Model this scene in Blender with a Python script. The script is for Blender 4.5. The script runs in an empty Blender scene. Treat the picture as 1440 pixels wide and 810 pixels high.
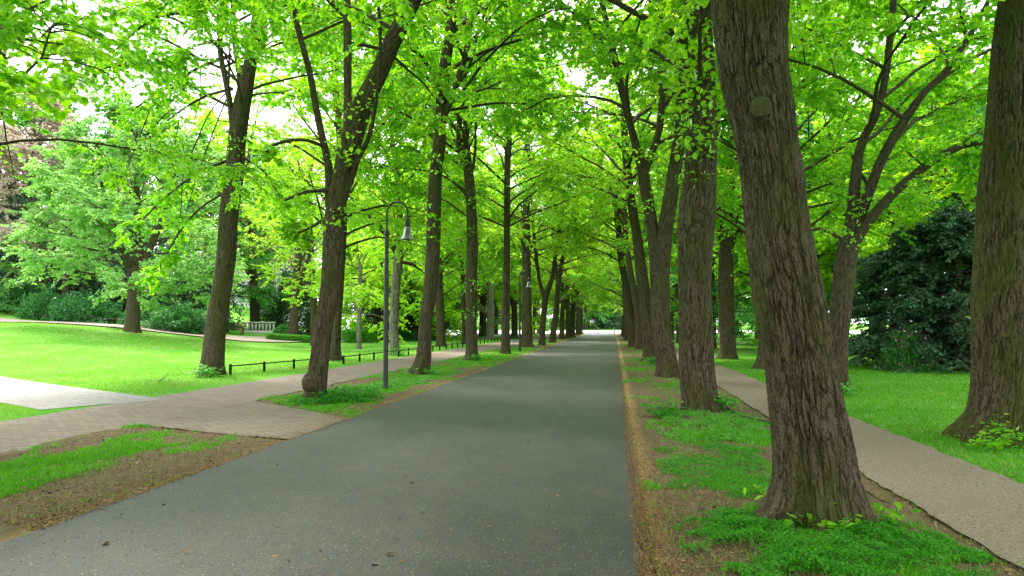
import bpy, math, random
import numpy as np
from mathutils import Vector, Matrix, Euler
R = math.radians
sc = bpy.context.scene
col = sc.collection

# ------------------------------------------------------------------ camera, sky, sun, exposure
CAM = (0.0, 0.0, 1.6)
PITCH = math.atan(.05); YAW = math.atan(.144*math.cos(PITCH)); F = 1000.0
cd = bpy.data.cameras.new('camera'); cam = bpy.data.objects.new('camera', cd); col.objects.link(cam)
cam.location = CAM; cam.rotation_euler = (R(90)+PITCH, 0, YAW)
cd.sensor_width = 36; cd.lens = 25.0; cd.clip_start = .05; cd.clip_end = 3000
sc.camera = cam

SUN_EL, SUN_AZ = 56.0, -38.0          # azimuth measured from +Y towards +X
w = bpy.data.worlds.new('World'); sc.world = w; w.use_nodes = True
nt = w.node_tree; nt.nodes.clear()
wo = nt.nodes.new('ShaderNodeOutputWorld'); bg = nt.nodes.new('ShaderNodeBackground'); bg.inputs[1].default_value = .13
sk = nt.nodes.new('ShaderNodeTexSky'); sk.sky_type = 'NISHITA'; sk.sun_disc = False
sk.sun_elevation = R(SUN_EL); sk.sun_rotation = R(SUN_AZ); sk.dust_density = 3.0; sk.air_density = 1.0
tc = nt.nodes.new('ShaderNodeTexCoord'); ns = nt.nodes.new('ShaderNodeTexNoise'); ns.inputs['Scale'].default_value = 2.2; ns.inputs['Detail'].default_value = 6
rp = nt.nodes.new('ShaderNodeValToRGB'); rp.color_ramp.elements[0].position = .30; rp.color_ramp.elements[1].position = .52
rp.color_ramp.elements[0].color = (.72,.72,.72,1); rp.color_ramp.elements[1].color = (1,1,1,1)
mx = nt.nodes.new('ShaderNodeMix'); mx.data_type = 'RGBA'
mx.inputs['B'].default_value = (9.0, 9.3, 10.0, 1)      # thin bright cloud cover
nt.links.new(tc.outputs['Generated'], ns.inputs['Vector']); nt.links.new(ns.outputs['Fac'], rp.inputs[0])
nt.links.new(rp.outputs[0], mx.inputs['Factor']); nt.links.new(sk.outputs[0], mx.inputs['A'])
nt.links.new(mx.outputs['Result'], bg.inputs[0]); nt.links.new(bg.outputs[0], wo.inputs[0])
sd = bpy.data.lights.new('sun', 'SUN'); sun = bpy.data.objects.new('sun', sd); col.objects.link(sun)
sd.energy = 2.9; sd.angle = R(15); sd.color = (1, .93, .80)
sv = Vector((math.sin(R(SUN_AZ))*math.cos(R(SUN_EL)), math.cos(R(SUN_AZ))*math.cos(R(SUN_EL)), math.sin(R(SUN_EL))))
sun.rotation_euler = sv.to_track_quat('Z', 'Y').to_euler(); sun.location = sv*60
vs = sc.view_settings; vs.view_transform = 'Standard'; vs.look = 'None'; vs.gamma = 1; vs.use_curve_mapping = False
vs.exposure = 1.85
cy = sc.cycles; cy.use_denoising = True; cy.denoising_prefilter = 'NONE'; cy.max_bounces = 10; cy.diffuse_bounces = 6; cy.transmission_bounces = 8; cy.glossy_bounces = 2
cy.sample_clamp_indirect = 4.0; cy.use_adaptive_sampling = False
try: cy.denoiser = 'OPENIMAGEDENOISE'
except Exception: pass

# ------------------------------------------------------------------ helpers
def ray(px, py):
    x = (px-720)/F; y = (405-py)/F
    fwd = math.cos(PITCH)-y*math.sin(PITCH); up = math.sin(PITCH)+y*math.cos(PITCH)
    return np.array([x*math.cos(YAW)-fwd*math.sin(YAW), x*math.sin(YAW)+fwd*math.cos(YAW), up])
def PW(px, py, Y):
    r = ray(px, py); return np.array([0, 0, 1.6])+r*(Y/r[1])
def G0(px, py, z=0.0):
    r = ray(px, py); return np.array([0, 0, 1.6])+r*((z-1.6)/r[2])

def hsh(ix, iy, iz, seed):
    h = (ix.astype(np.int64)*374761393+iy.astype(np.int64)*668265263+iz.astype(np.int64)*2147483647+seed*144665) & 0x7fffffff
    h = ((h ^ (h >> 13))*1274126177) & 0x7fffffff
    h = ((h ^ (h >> 16))*668265263) & 0x7fffffff
    return ((h ^ (h >> 15)) & 0xffff)/65535.0
def noise3(x, y, z, seed=0):
    x = np.asarray(x, float); y = np.asarray(y, float)+0*x; z = np.asarray(z, float)+0*x
    ix, iy, iz = np.floor(x), np.floor(y), np.floor(z); fx, fy, fz = x-ix, y-iy, z-iz
    fx, fy, fz = [f*f*(3-2*f) for f in (fx, fy, fz)]; o = 0
    for a in (0, 1):
        wa = fx if a else 1-fx
        for b in (0, 1):
            wb = fy if b else 1-fy
            for c in (0, 1):
                wc = fz if c else 1-fz
                o = o+wa*wb*wc*hsh(ix+a, iy+b, iz+c, seed)
    return o
def noise2(x, y, seed=0): return noise3(x, y, np.zeros_like(np.asarray(x, float)), seed)
def fbm2(x, y, seed=0, n=4):
    o = 0; a = .5; t = 0
    for i in range(n): o = o+a*noise2(x*2**i, y*2**i, seed+i*7); t += a; a *= .5
    return o/t
def S(t): t = np.clip(t, 0, 1); return t*t*(3-2*t)

def gh(x, y):      # height of the ground
    x = np.asarray(x, float); y = np.asarray(y, float)
    a = 1.65*S((-x-12.8-.22*np.maximum(0, y-20))/20)*S((y-12)/27)
    b = 6.0*S((-x-36)/26)*S((y-34)/26)
    c = 1.4*S((y-165)/30)
    return a+b+c

def mk(name, V, faces, mat, parent=None, smooth=False, attrs=None, loc=None):
    me = bpy.data.meshes.new(name)
    V = np.asarray(V, np.float32).reshape(-1, 3)
    if loc is not None: V = V-np.asarray(loc, np.float32)
    me.vertices.add(len(V)); me.vertices.foreach_set('co', V.ravel())
    fl = [np.asarray(f, np.int32) for f in faces if len(f)]
    idx = np.concatenate([f.ravel() for f in fl]); tot = np.concatenate([np.full(len(f), f.shape[1], np.int32) for f in fl])
    st = np.concatenate([[0], np.cumsum(tot)[:-1]]).astype(np.int32)
    me.loops.add(len(idx)); me.loops.foreach_set('vertex_index', idx)
    me.polygons.add(len(tot)); me.polygons.foreach_set('loop_start', st); me.polygons.foreach_set('loop_total', tot)
    if smooth: me.polygons.foreach_set('use_smooth', np.ones(len(tot), bool))
    me.update(calc_edges=True)
    for k, (typ, dom, arr) in (attrs or {}).items():
        a = me.attributes.new(k, typ, dom); a.data.foreach_set('vector' if typ == 'FLOAT_VECTOR' else 'value', np.asarray(arr, np.float32).ravel())
    me.materials.append(mat)
    o = bpy.data.objects.new(name, me); col.objects.link(o)
    if loc is not None: o.location = tuple(float(c) for c in loc)
    if parent is not None: o.parent = parent
    return o
def mkc(name, V, faces, mat, parent, **k):   # child with vertices given in world space, parent is an unrotated Empty
    L = np.array(parent.location); o = mk(name, np.asarray(V)-L, faces, mat, parent, **k); return o
def tag(o, label=None, cat=None, group=None, kind=None):
    if label: o['label'] = label
    if cat: o['category'] = cat
    if group: o['group'] = group
    if kind: o['kind'] = kind
    return o
def empty(name, loc, rz=0):
    o = bpy.data.objects.new(name, None); col.objects.link(o); o.location = tuple(float(c) for c in loc); o.rotation_euler = (0, 0, rz); o.empty_display_size = .3
    return o
def copy_tree(o, parent=None):
    c = o.copy(); col.objects.link(c)
    if parent is not None: c.parent = parent
    for ch in [q for q in bpy.data.objects if q.parent == o]: copy_tree(ch, c)
    return c
class MB:
    def __init__(s): s.V = []; s.Q = []; s.T = []; s.n = 0
    def add(s, V, Q=None, T=None):
        V = np.asarray(V, float).reshape(-1, 3)
        if Q is not None and len(Q): s.Q.append(np.asarray(Q, int).reshape(-1, 4)+s.n)
        if T is not None and len(T): s.T.append(np.asarray(T, int).reshape(-1, 3)+s.n)
        s.V.append(V); s.n += len(V)
    def box(s, c, h, rz=0):
        cx, cy_, cz = c; a, b, e = h; ca, sa = math.cos(rz), math.sin(rz)
        v = [(cx+ca*i*a-sa*j*b, cy_+sa*i*a+ca*j*b, cz+k*e) for k in (-1, 1) for (i, j) in ((-1, -1), (1, -1), (1, 1), (-1, 1))]
        s.add(v, [(3, 2, 1, 0), (4, 5, 6, 7), (0, 1, 5, 4), (1, 2, 6, 5), (2, 3, 7, 6), (3, 0, 4, 7)])
    def lathe(s, c, prof, n=20):   # prof: (r, z)
        a = np.arange(n)*2*math.pi/n; V = []
        for r, z in prof: V += [(c[0]+r*math.cos(t), c[1]+r*math.sin(t), c[2]+z) for t in a]
        Q = [(k*n+i, k*n+(i+1) % n, (k+1)*n+(i+1) % n, (k+1)*n+i) for k in range(len(prof)-1) for i in range(n)]
        s.add(V, Q)
    def tube(s, P, r, n=8):
        V, Q, _ = tubes(np.asarray(P, float)[None], np.asarray(r, float)*np.ones(len(P))[None], n); s.add(V, Q)
    def build(s, name, mat, parent=None, world=True, **k):
        V = np.concatenate(s.V); f = [np.concatenate(q) for q in (s.Q, s.T) if q]
        if parent is not None and world: return mkc(name, V, f, mat, parent, **k)
        return mk(name, V, f, mat, parent, **k)
def norm(v): return v/np.maximum(np.linalg.norm(v, axis=-1, keepdims=True), 1e-9)

def tubes(P, Rr, n):      # batch of tubes: P (N,K,3), Rr (N,K)
    N, K, _ = P.shape
    d = np.empty_like(P); d[:, 1:-1] = P[:, 2:]-P[:, :-2]; d[:, 0] = P[:, 1]-P[:, 0]; d[:, -1] = P[:, -1]-P[:, -2]
    d = norm(d); ref = np.where(np.abs(d[:, :1, 2:3]) > .8, np.array([1., 0, 0]), np.array([0, 0, 1.]))
    ref = np.broadcast_to(ref, d.shape)
    u = norm(np.cross(d, ref)); v = np.cross(d, u)
    a = np.arange(n)*2*math.pi/n; ca, sa = np.cos(a), np.sin(a)
    V = P[:, :, None]+Rr[:, :, None, None]*(u[:, :, None]*ca[:, None]+v[:, :, None]*sa[:, None])
    base = (np.arange(N)*K*n)[:, None, None]+(np.arange(K-1)*n)[:, None]
    i = np.arange(n); j = (i+1) % n
    Q = np.stack([base+i, base+j, base+n+j, base+n+i], -1).reshape(-1, 4)
    s = np.concatenate([np.zeros((N, 1)), np.cumsum(np.linalg.norm(np.diff(P, axis=1), axis=-1), 1)], 1)
    r0 = Rr[:, :1, None]
    B = np.stack([np.broadcast_to(r0*ca, (N, K, n)), np.broadcast_to(r0*sa, (N, K, n)), np.broadcast_to(s[:, :, None], (N, K, n))], -1)
    return V.reshape(-1, 3), Q, B.reshape(-1, 3)

# ------------------------------------------------------------------ materials
def mat(name):
    m = bpy.data.materials.new(name); m.use_nodes = True; t = m.node_tree; b = t.nodes['Principled BSDF']; return m, t, b
def N(t, typ, **k):
    n = t.nodes.new(typ)
    for a, v in k.items():
        if hasattr(n, a): setattr(n, a, v)
        else: n.inputs[a.replace('_', ' ')].default_value = v
    return n
def ramp(t, src, stops):
    n = t.nodes.new('ShaderNodeValToRGB'); e = n.color_ramp.elements
    while len(e) < len(stops): e.new(.5)
    for q, (p, c) in zip(e, stops): q.position = p; q.color = (*c, 1)
    t.links.new(src, n.inputs[0]); return n.outputs[0]
def mixc(t, f, a, b, mode='MIX'):
    n = t.nodes.new('ShaderNodeMix'); n.data_type = 'RGBA'; n.blend_type = mode
    for s, v in (('Factor', f), ('A', a), ('B', b)):
        if isinstance(v, (int, float)): n.inputs[s].default_value = v
        elif isinstance(v, tuple): n.inputs[s].default_value = (*v, 1)
        else: t.links.new(v, n.inputs[s])
    return n.outputs['Result']
def mth(t, op, a, b=None, c=None):
    n = t.nodes.new('ShaderNodeMath'); n.operation = op
    for i, v in enumerate((a, b, c)):
        if v is None: continue
        if isinstance(v, (int, float)): n.inputs[i].default_value = v
        else: t.links.new(v, n.inputs[i])
    return n.outputs[0]
def vscale(t, src, s):
    n = t.nodes.new('ShaderNodeVectorMath'); n.operation = 'MULTIPLY'; n.inputs[1].default_value = s; t.links.new(src, n.inputs[0]); return n.outputs[0]
def nz(t, vec, scale, det=4, rough=.55, dist=0):
    n = t.nodes.new('ShaderNodeTexNoise'); n.inputs['Scale'].default_value = scale; n.inputs['Detail'].default_value = det
    n.inputs['Roughness'].default_value = rough; n.inputs['Distortion'].default_value = dist; t.links.new(vec, n.inputs['Vector']); return n.outputs['Fac']
def bump(t, b, h, s=.5, d=.02):
    n = t.nodes.new('ShaderNodeBump'); n.inputs['Strength'].default_value = s; n.inputs['Distance'].default_value = d
    t.links.new(h, n.inputs['Height']); t.links.new(n.outputs[0], b.inputs['Normal'])
def simple(name, c, rough=.6, metal=0, var=.15, scale=8):
    m, t, b = mat(name); g = t.nodes.new('ShaderNodeNewGeometry'); f = nz(t, g.outputs['Position'], scale, 5)
    o = ramp(t, f, [(.3, tuple(x*(1-var) for x in c)), (.7, tuple(min(1, x*(1+var)) for x in c))])
    t.links.new(o, b.inputs['Base Color']); b.inputs['Roughness'].default_value = rough; b.inputs['Metallic'].default_value = metal
    return m

def bark(name, c0, c1, moss, mossamt=.5, cell=24, dist=.035, zs=.2):
    m, t, b = mat(name); a = N(t, 'ShaderNodeAttribute', attribute_name='bk'); v = a.outputs['Vector']
    oi = N(t, 'ShaderNodeObjectInfo')
    vs_ = vscale(t, v, (1, 1, zs))
    f1 = nz(t, vs_, cell, 3, .5, .35)
    rid = mth(t, 'ABSOLUTE', mth(t, 'SUBTRACT', mth(t, 'MULTIPLY', f1, 2.0), 1.0))
    rid = mth(t, 'MINIMUM', mth(t, 'MULTIPLY', rid, 8.0), 1.0)
    fine = nz(t, vscale(t, v, (1, 1, .45)), cell*4.5, 5, .65)
    big = nz(t, vscale(t, v, (1, 1, .5)), 2.6, 4)
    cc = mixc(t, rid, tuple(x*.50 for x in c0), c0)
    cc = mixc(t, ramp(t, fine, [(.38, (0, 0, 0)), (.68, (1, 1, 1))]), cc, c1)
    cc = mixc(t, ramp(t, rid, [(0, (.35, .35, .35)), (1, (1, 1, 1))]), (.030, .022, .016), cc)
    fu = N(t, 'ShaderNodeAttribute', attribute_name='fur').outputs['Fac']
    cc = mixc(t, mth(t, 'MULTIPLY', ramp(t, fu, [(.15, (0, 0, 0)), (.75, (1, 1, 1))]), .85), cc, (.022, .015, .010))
    mf = mth(t, 'MULTIPLY', ramp(t, big, [(.42, (0, 0, 0)), (.60, (1, 1, 1))]), mossamt)
    cc = mixc(t, mf, cc, moss)
    spk = ramp(t, nz(t, v, 60, 2), [(.70, (0, 0, 0)), (.76, (1, 1, 1))])
    cc = mixc(t, mth(t, 'MULTIPLY', spk, .45), cc, (.30, .30, .24))
    t.links.new(cc, b.inputs['Base Color']); b.inputs['Roughness'].default_value = .92; b.inputs['Specular IOR Level'].default_value = .15
    bump(t, b, mth(t, 'ADD', mth(t, 'MULTIPLY', rid, .6), mth(t, 'MULTIPLY', fine, .8)), 1.0, dist)
    return m
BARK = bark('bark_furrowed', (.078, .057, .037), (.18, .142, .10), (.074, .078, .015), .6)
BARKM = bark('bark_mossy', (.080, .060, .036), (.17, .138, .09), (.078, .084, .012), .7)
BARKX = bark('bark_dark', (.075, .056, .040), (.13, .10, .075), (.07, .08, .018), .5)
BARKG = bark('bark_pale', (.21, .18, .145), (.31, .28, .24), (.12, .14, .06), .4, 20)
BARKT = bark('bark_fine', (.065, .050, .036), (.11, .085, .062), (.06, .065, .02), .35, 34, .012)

def leafmat(name, ca, cb, ta, tb, trans=.5, rough=.45, spec=.35):
    m, t, b = mat(name); t.nodes.remove(b); out = t.nodes['Material Output']
    a = N(t, 'ShaderNodeAttribute', attribute_name='rnd').outputs['Fac']; oi = N(t, 'ShaderNodeObjectInfo').outputs['Random']
    f = mth(t, 'ADD', mth(t, 'MULTIPLY', a, .8), mth(t, 'MULTIPLY', oi, .2))
    d = N(t, 'ShaderNodeBsdfDiffuse'); tr = N(t, 'ShaderNodeBsdfTranslucent'); gl = N(t, 'ShaderNodeBsdfGlossy'); gl.inputs['Roughness'].default_value = rough
    gl.inputs['Color'].default_value = (.8, .85, .8, 1)
    t.links.new(ramp(t, f, [(.05, ca), (.95, cb)]), d.inputs[0]); t.links.new(ramp(t, f, [(.05, ta), (.95, tb)]), tr.inputs[0])
    m1 = N(t, 'ShaderNodeMixShader'); m1.inputs[0].default_value = trans; t.links.new(d.outputs[0], m1.inputs[1]); t.links.new(tr.outputs[0], m1.inputs[2])
    fr = N(t, 'ShaderNodeFresnel'); fr.inputs[0].default_value = 1.35
    m2 = N(t, 'ShaderNodeMixShader'); t.links.new(mth(t, 'MULTIPLY', fr.outputs[0], spec), m2.inputs[0])
    t.links.new(m1.outputs[0], m2.inputs[1]); t.links.new(gl.outputs[0], m2.inputs[2]); t.links.new(m2.outputs[0], out.inputs[0])
    return m
LEAF = leafmat('linden_leaf', (.085, .30, .010), (.22, .50, .015), (.24, .72, .008), (.60, .92, .012), .63)
LEAFY = leafmat('leaf_yellow_skyglow', (.20, .44, .012), (.34, .60, .02), (.44, .84, .012), (.74, .95, .03), .64)  # yellow-green leaves; far canopy's sky glow is put into this brighter colour
LEAFB = leafmat('broadleaf_blue_green', (.15, .36, .075), (.30, .55, .14), (.24, .54, .07), (.42, .74, .13), .48)
LEAFM = leafmat('broadleaf_mid_green', (.05, .21, .04), (.12, .36, .06), (.10, .42, .04), (.20, .56, .06), .45)
LEAFP = leafmat('leaf_purple_brown', (.38, .32, .25), (.54, .46, .37), (.52, .42, .33), (.68, .55, .45), .5)
LEAFD = leafmat('needle_dark', (.022, .070, .034), (.12, .24, .12), (.02, .07, .03), (.07, .16, .06), .3)
LEAFW = leafmat('willow_leaf', (.16, .40, .16), (.28, .54, .24), (.24, .58, .18), (.40, .72, .28), .45)
GRASS = leafmat('grass_blade', (.045, .20, .008), (.14, .40, .018), (.08, .36, .010), (.22, .56, .02), .4, .5, .2)
GRASSP = leafmat('grass_blade_skylit', (.085, .25, .015), (.25, .43, .06), (.14, .41, .015), (.33, .60, .06), .4, .5, .2)  # paler copy of the grass, carrying the left lawn's open-sky brightness in its colour
COVER = leafmat('ground_cover_leaf', (.030, .20, .010), (.085, .36, .016), (.06, .34, .012), (.12, .48, .02), .4, .45, .3)
LEAFS = leafmat('shrub_dark_green', (.03, .13, .035), (.07, .25, .055), (.05, .26, .04), (.10, .38, .06), .35)
HEDGE = leafmat('hedge_leaf', (.07, .30, .03), (.14, .44, .04), (.10, .40, .03), (.2, .55, .04), .35)
LITTER = leafmat('dry_litter', (.09, .052, .028), (.40, .25, .13), (.10, .05, .02), (.2, .1, .04), .12, .7, .1)
BLOSSOM = leafmat('pink_blossom', (.62, .10, .28), (.85, .55, .66), (.6, .2, .3), (.8, .5, .6), .3)
# ------------------------------------------------------------------ ground
def gridmesh(name, xs, ys, zf, m, attrs=None, **k):
    X, Y = np.meshgrid(xs, ys); Z = zf(X, Y); V = np.stack([X, Y, Z], -1).reshape(-1, 3); nx, ny = len(xs), len(ys)
    b = (np.arange(ny-1)*nx)[:, None]+np.arange(nx-1); Q = np.stack([b, b+1, b+nx+1, b+nx], -1).reshape(-1, 4)
    at = {kk: ('FLOAT', 'POINT', f(X, Y).ravel()) for kk, f in (attrs or {}).items()}
    return mk(name, V, [Q], m, smooth=True, attrs=at, **k)
def grid_on(name, V2, Q, zf, m): pass

RL, RR = -4.42, .20            # road edges
PLR, PLL = -7.4, -9.88          # left path
PRL, PRR = 2.60, 4.0            # right path
def lawn_wear(x, y):           # where the lawn is worn or paler
    return fbm2(x*.35, y*.35, 5)
def vmask(x, y):               # 1 grass, 0 bare soil, on the verges
    n = fbm2(x*1.5, y*1.1, 11, 4); n2 = fbm2(x*6, y*5, 23, 3); g = n*.6+n2*.4
    m = np.zeros_like(x)
    # right verge
    r = (x > 0) & (x < 3)
    bias = -.30+.30*S((x-.70)/.55)
    cov = np.exp(-(((x-1.35)/.75)**2+((y-5.9)/1.6)**2))*.50
    far = .16*S((y-14)/8)-.02
    lf = -.22*S((x-2.05)/.35)*(1-S((y-16)/6))
    mid = .07*np.exp(-(((x-1.5)/.8)**2+((y-10)/2.2)**2))-.16*np.exp(-((y-9.0)/.75)**2)
    m = np.where(r, (g-.5)*2.8+.26+bias+cov+far+lf+mid, m)
    # left verge beyond the junction
    l = (x < RL+.3) & (y > 10)
    e = -.40*(1-S((RL-.25-x)/.9))-.36*S((x*-1-6.25)/.5)
    m = np.where(l, (g-.5)*2.4+.62+e+.15*S((y-18)/10), m)
    # near left verge
    q = (x < RL+.3) & (y <= 10)
    d = (x+6.2)/np.clip(.80-.10*(y-6), .2, .9); m2 = (g-.5)*2.2+.08+.80*np.exp(-d*d*d*d)*(1-.75*S((y-7.2)/1.6))-.35*S((x+5.25)/.4)
    m = np.where(q, m2, m)
    return S((m-.30)/.36)

def grassy(name, bright=1.0):
    m, t, b = mat(name); g = t.nodes.new('ShaderNodeNewGeometry'); p = g.outputs['Position']
    f = nz(t, p, 9, 6, .7); f2 = nz(t, p, .35, 4, .6); f3 = nz(t, p, 70, 3, .7)
    c = ramp(t, f, [(.25, (.045*bright, .20*bright, .012)), (.5, (.085*bright, .32*bright, .016)), (.75, (.15*bright, .42*bright, .022))])
    c = mixc(t, ramp(t, f2, [(.40, (0, 0, 0)), (.64, (.75, .75, .75))]), c, (.26*bright, .42*bright, .09))  # pale patches put the open lawn's sky brightness into the turf colour
    c = mixc(t, ramp(t, f3, [(.35, (.45, .45, .45)), (.6, (0, 0, 0))]), c, (.03, .13, .01))
    t.links.new(c, b.inputs['Base Color']); b.inputs['Roughness'].default_value = .9; b.inputs['Specular IOR Level'].default_value = .1
    bump(t, b, mth(t, 'ADD', f, f3), .8, .04); return m
GROUND = grassy('lawn_turf')
def soilmat():
    m, t, b = mat('verge_soil'); g = t.nodes.new('ShaderNodeNewGeometry'); p = g.outputs['Position']
    ga = N(t, 'ShaderNodeAttribute', attribute_name='grass').outputs['Fac']; ed = N(t, 'ShaderNodeAttribute', attribute_name='edge').outputs['Fac']
    f = nz(t, p, 14, 6, .7); f3 = nz(t, p, 90, 4, .75); f2 = nz(t, p, 1.3, 4)
    c = ramp(t, f, [(.3, (.055, .040, .030)), (.5, (.11, .082, .062)), (.72, (.20, .15, .115))])
    c = mixc(t, ramp(t, f3, [(.40, (0, 0, 0)), (.66, (.75, .75, .75))]), c, (.30, .20, .11))
    e2 = mth(t, 'MULTIPLY', ed, ramp(t, f3, [(.3, (.45, .45, .45)), (.6, (1, 1, 1))]))
    c = mixc(t, e2, c, (.46, .29, .15))
    gf = mth(t, 'MULTIPLY', ga, .82)
    c = mixc(t, gf, c, ramp(t, f, [(.3, (.035, .14, .01)), (.7, (.085, .27, .015))]))
    t.links.new(c, b.inputs['Base Color']); b.inputs['Roughness'].default_value = .95; b.inputs['Specular IOR Level'].default_value = .1
    bump(t, b, mth(t, 'ADD', f, mth(t, 'MULTIPLY', f3, .6)), .9, .03); return m
SOIL = soilmat()
def asphalt():
    m, t, b = mat('asphalt'); g = t.nodes.new('ShaderNodeNewGeometry'); p = g.outputs['Position']
    f = nz(t, p, 110, 3, .8); f2 = nz(t, p, .8, 5, .6); f1 = nz(t, vscale(t, p, (1, .25, 1)), 1.6, 4)
    gr = nz(t, p, 34, 4, .85)
    vor = N(t, 'ShaderNodeTexVoronoi'); vor.inputs['Scale'].default_value = 34; t.links.new(p, vor.inputs['Vector'])
    c = ramp(t, f, [(.32, (.017, .0150, .018)), (.5, (.040, .0355, .042)), (.68, (.112, .101, .112))])
    c = mixc(t, ramp(t, gr, [(.36, (.8, .8, .8)), (.49, (0, 0, 0))]), c, (.014, .013, .014)); c = mixc(t, ramp(t, gr, [(.53, (0, 0, 0)), (.66, (.7, .7, .7))]), c, (.105, .098, .10))
    c = mixc(t, ramp(t, f2, [(.35, (.45, .45, .45)), (.7, (0, 0, 0))]), c, (.030, .029, .031))
    c = mixc(t, ramp(t, f1, [(.5, (0, 0, 0)), (.75, (.4, .4, .4))]), c, (.072, .068, .072))
    sp = ramp(t, vor.outputs['Distance'], [(.16, (1, 1, 1)), (.24, (0, 0, 0))]); sel = ramp(t, vor.outputs['Color'], [(.74, (0, 0, 0)), (.80, (1, 1, 1))])
    c = mixc(t, mth(t, 'MULTIPLY', mth(t, 'MULTIPLY', sp, sel), .85), c, (.36, .33, .29))
    c = mixc(t, ramp(t, nz(t, p, 2.3, 6, .7), [(.52, (0, 0, 0)), (.66, (.45, .45, .45))]), c, (.085, .068, .052))
    # tyre-worn dusty sides
    sx = N(t, 'ShaderNodeSeparateXYZ'); t.links.new(p, sx.inputs[0])
    er = ramp(t, mth(t, 'ADD', sx.outputs[0], mth(t, 'MULTIPLY', nz(t, p, 3.5, 4), .25)), [(.26, (0, 0, 0)), (.40, (.6, .6, .6))])
    c = mixc(t, mth(t, 'MULTIPLY', er, ramp(t, f, [(.4, (0, 0, 0)), (.6, (1, 1, 1))])), c, (.36, .22, .10))
    t.links.new(c, b.inputs['Base Color']); b.inputs['Roughness'].default_value = .55; b.inputs['Specular IOR Level'].default_value = .42
    bump(t, b, mth(t, 'ADD', f, mth(t, 'MULTIPLY', vor.outputs['Distance'], .8)), .7, .008); return m
ASPH = asphalt()
def grit(name, ca, cb, cd_):
    m, t, b = mat(name); g = t.nodes.new('ShaderNodeNewGeometry'); p = g.outputs['Position']
    f = nz(t, p, 38, 5, .85); f2 = nz(t, p, 1.1, 5, .6)
    c = ramp(t, f, [(.3, ca), (.7, cb)]); c = mixc(t, ramp(t, f2, [(.45, (0, 0, 0)), (.7, (.6, .6, .6))]), c, cd_)
    t.links.new(c, b.inputs['Base Color']); b.inputs['Roughness'].default_value = .9; b.inputs['Specular IOR Level'].default_value = .2
    bump(t, b, f, .7, .01); return m
GRIT = grit('grit_path', (.10, .080, .062), (.34, .265, .215), (.20, .15, .115))
DIRTP = grit('dirt_path', (.26, .20, .17), (.42, .34, .30), (.30, .22, .18))
STREET = grit('pale_street', (.46, .46, .47), (.58, .58, .60), (.50, .49, .50))
def brickpath(name, ca, cb, mortar, rot, bw, rh, wear=.5):
    m, t, b = mat(name); g = t.nodes.new('ShaderNodeNewGeometry'); p = g.outputs['Position']
    mp = N(t, 'ShaderNodeMapping'); mp.inputs['Rotation'].default_value = (0, 0, rot); t.links.new(p, mp.inputs['Vector'])
    br = N(t, 'ShaderNodeTexBrick'); t.links.new(mp.outputs[0], br.inputs['Vector']); br.inputs['Scale'].default_value = 1
    br.inputs['Brick Width'].default_value = bw; br.inputs['Row Height'].default_value = rh; br.inputs['Mortar Size'].default_value = .009
    br.inputs['Color1'].default_value = (*ca, 1); br.inputs['Color2'].default_value = (*cb, 1); br.inputs['Mortar'].default_value = (*mortar, 1); br.inputs['Bias'].default_value = -.1
    f = nz(t, p, 60, 5, .75); f2 = nz(t, p, 1.2, 5, .6)
    c = mixc(t, ramp(t, f, [(.35, (.55, .55, .55)), (.65, (0, 0, 0))]), br.outputs['Color'], mortar)
    c = mixc(t, mth(t, 'MULTIPLY', ramp(t, f2, [(.45, (0, 0, 0)), (.68, (1, 1, 1))]), wear), c, (.20, .14, .10))
    t.links.new(c, b.inputs['Base Color']); b.inputs['Roughness'].default_value = .85; b.inputs['Specular IOR Level'].default_value = .2
    h = mth(t, 'ADD', mth(t, 'MULTIPLY', br.outputs['Fac'], -1.0), mth(t, 'MULTIPLY', f, .4)); bump(t, b, h, .8, .008); return m
PAVE = brickpath('clay_pavers', (.215, .165, .155), (.32, .25, .23), (.12, .09, .075), R(0), .21, .105)
SLAB = brickpath('pale_pavers', (.26, .25, .255), (.34, .325, .33), (.17, .15, .145), R(30), .30, .15, .15)

def st(o): return tag(o, kind='structure')
xs = np.unique(np.round(np.concatenate([np.linspace(-900, -120, 14), np.arange(-120, 60, 1.0), np.linspace(60, 900, 14)]), 3))
ys = np.unique(np.round(np.concatenate([np.linspace(-200, -20, 8), np.arange(-20, 130, 1.0), np.arange(130, 260, 5.0), np.linspace(260, 1600, 12)]), 3))
st(gridmesh('ground', xs, ys, lambda x, y: gh(x, y)-.03*((y > -20) & (y < 121) & (x > -9.5) & (x < 5)), GROUND))
def wav(y, s, a=.05): return (fbm2(y*1.3, y*0, s, 4)-.5)*2*a+(noise2(y*9, y*0, s+3)-.5)*.05
def strip(name, fl, fr, y0, y1, dy, nx, z, m, attrs=None, bumpz=None):
    y = np.arange(y0, y1+dy, dy); a = fl(y); b_ = fr(y); u = np.linspace(0, 1, nx)
    X = a[:, None]+(b_-a)[:, None]*u; Y = y[:, None]+0*X; Z = z+0*X
    if bumpz is not None: Z = Z+bumpz(X, Y)
    V = np.stack([X, Y, Z], -1).reshape(-1, 3); ny = len(y)
    b = (np.arange(ny-1)*nx)[:, None]+np.arange(nx-1); Q = np.stack([b, b+1, b+nx+1, b+nx], -1).reshape(-1, 4)
    at = {kk: ('FLOAT', 'POINT', f(X, Y).ravel()) for kk, f in (attrs or {}).items()}
    return st(mk(name, V, [Q], m, smooth=True, attrs=at))
one = lambda v: (lambda y: np.full_like(y, v))
def vz(x, y): return (fbm2(x*2.2, y*2.2, 31, 4)-.5)*.05+(fbm2(x*14, y*14, 37, 2)-.5)*.018*0.8
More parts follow.
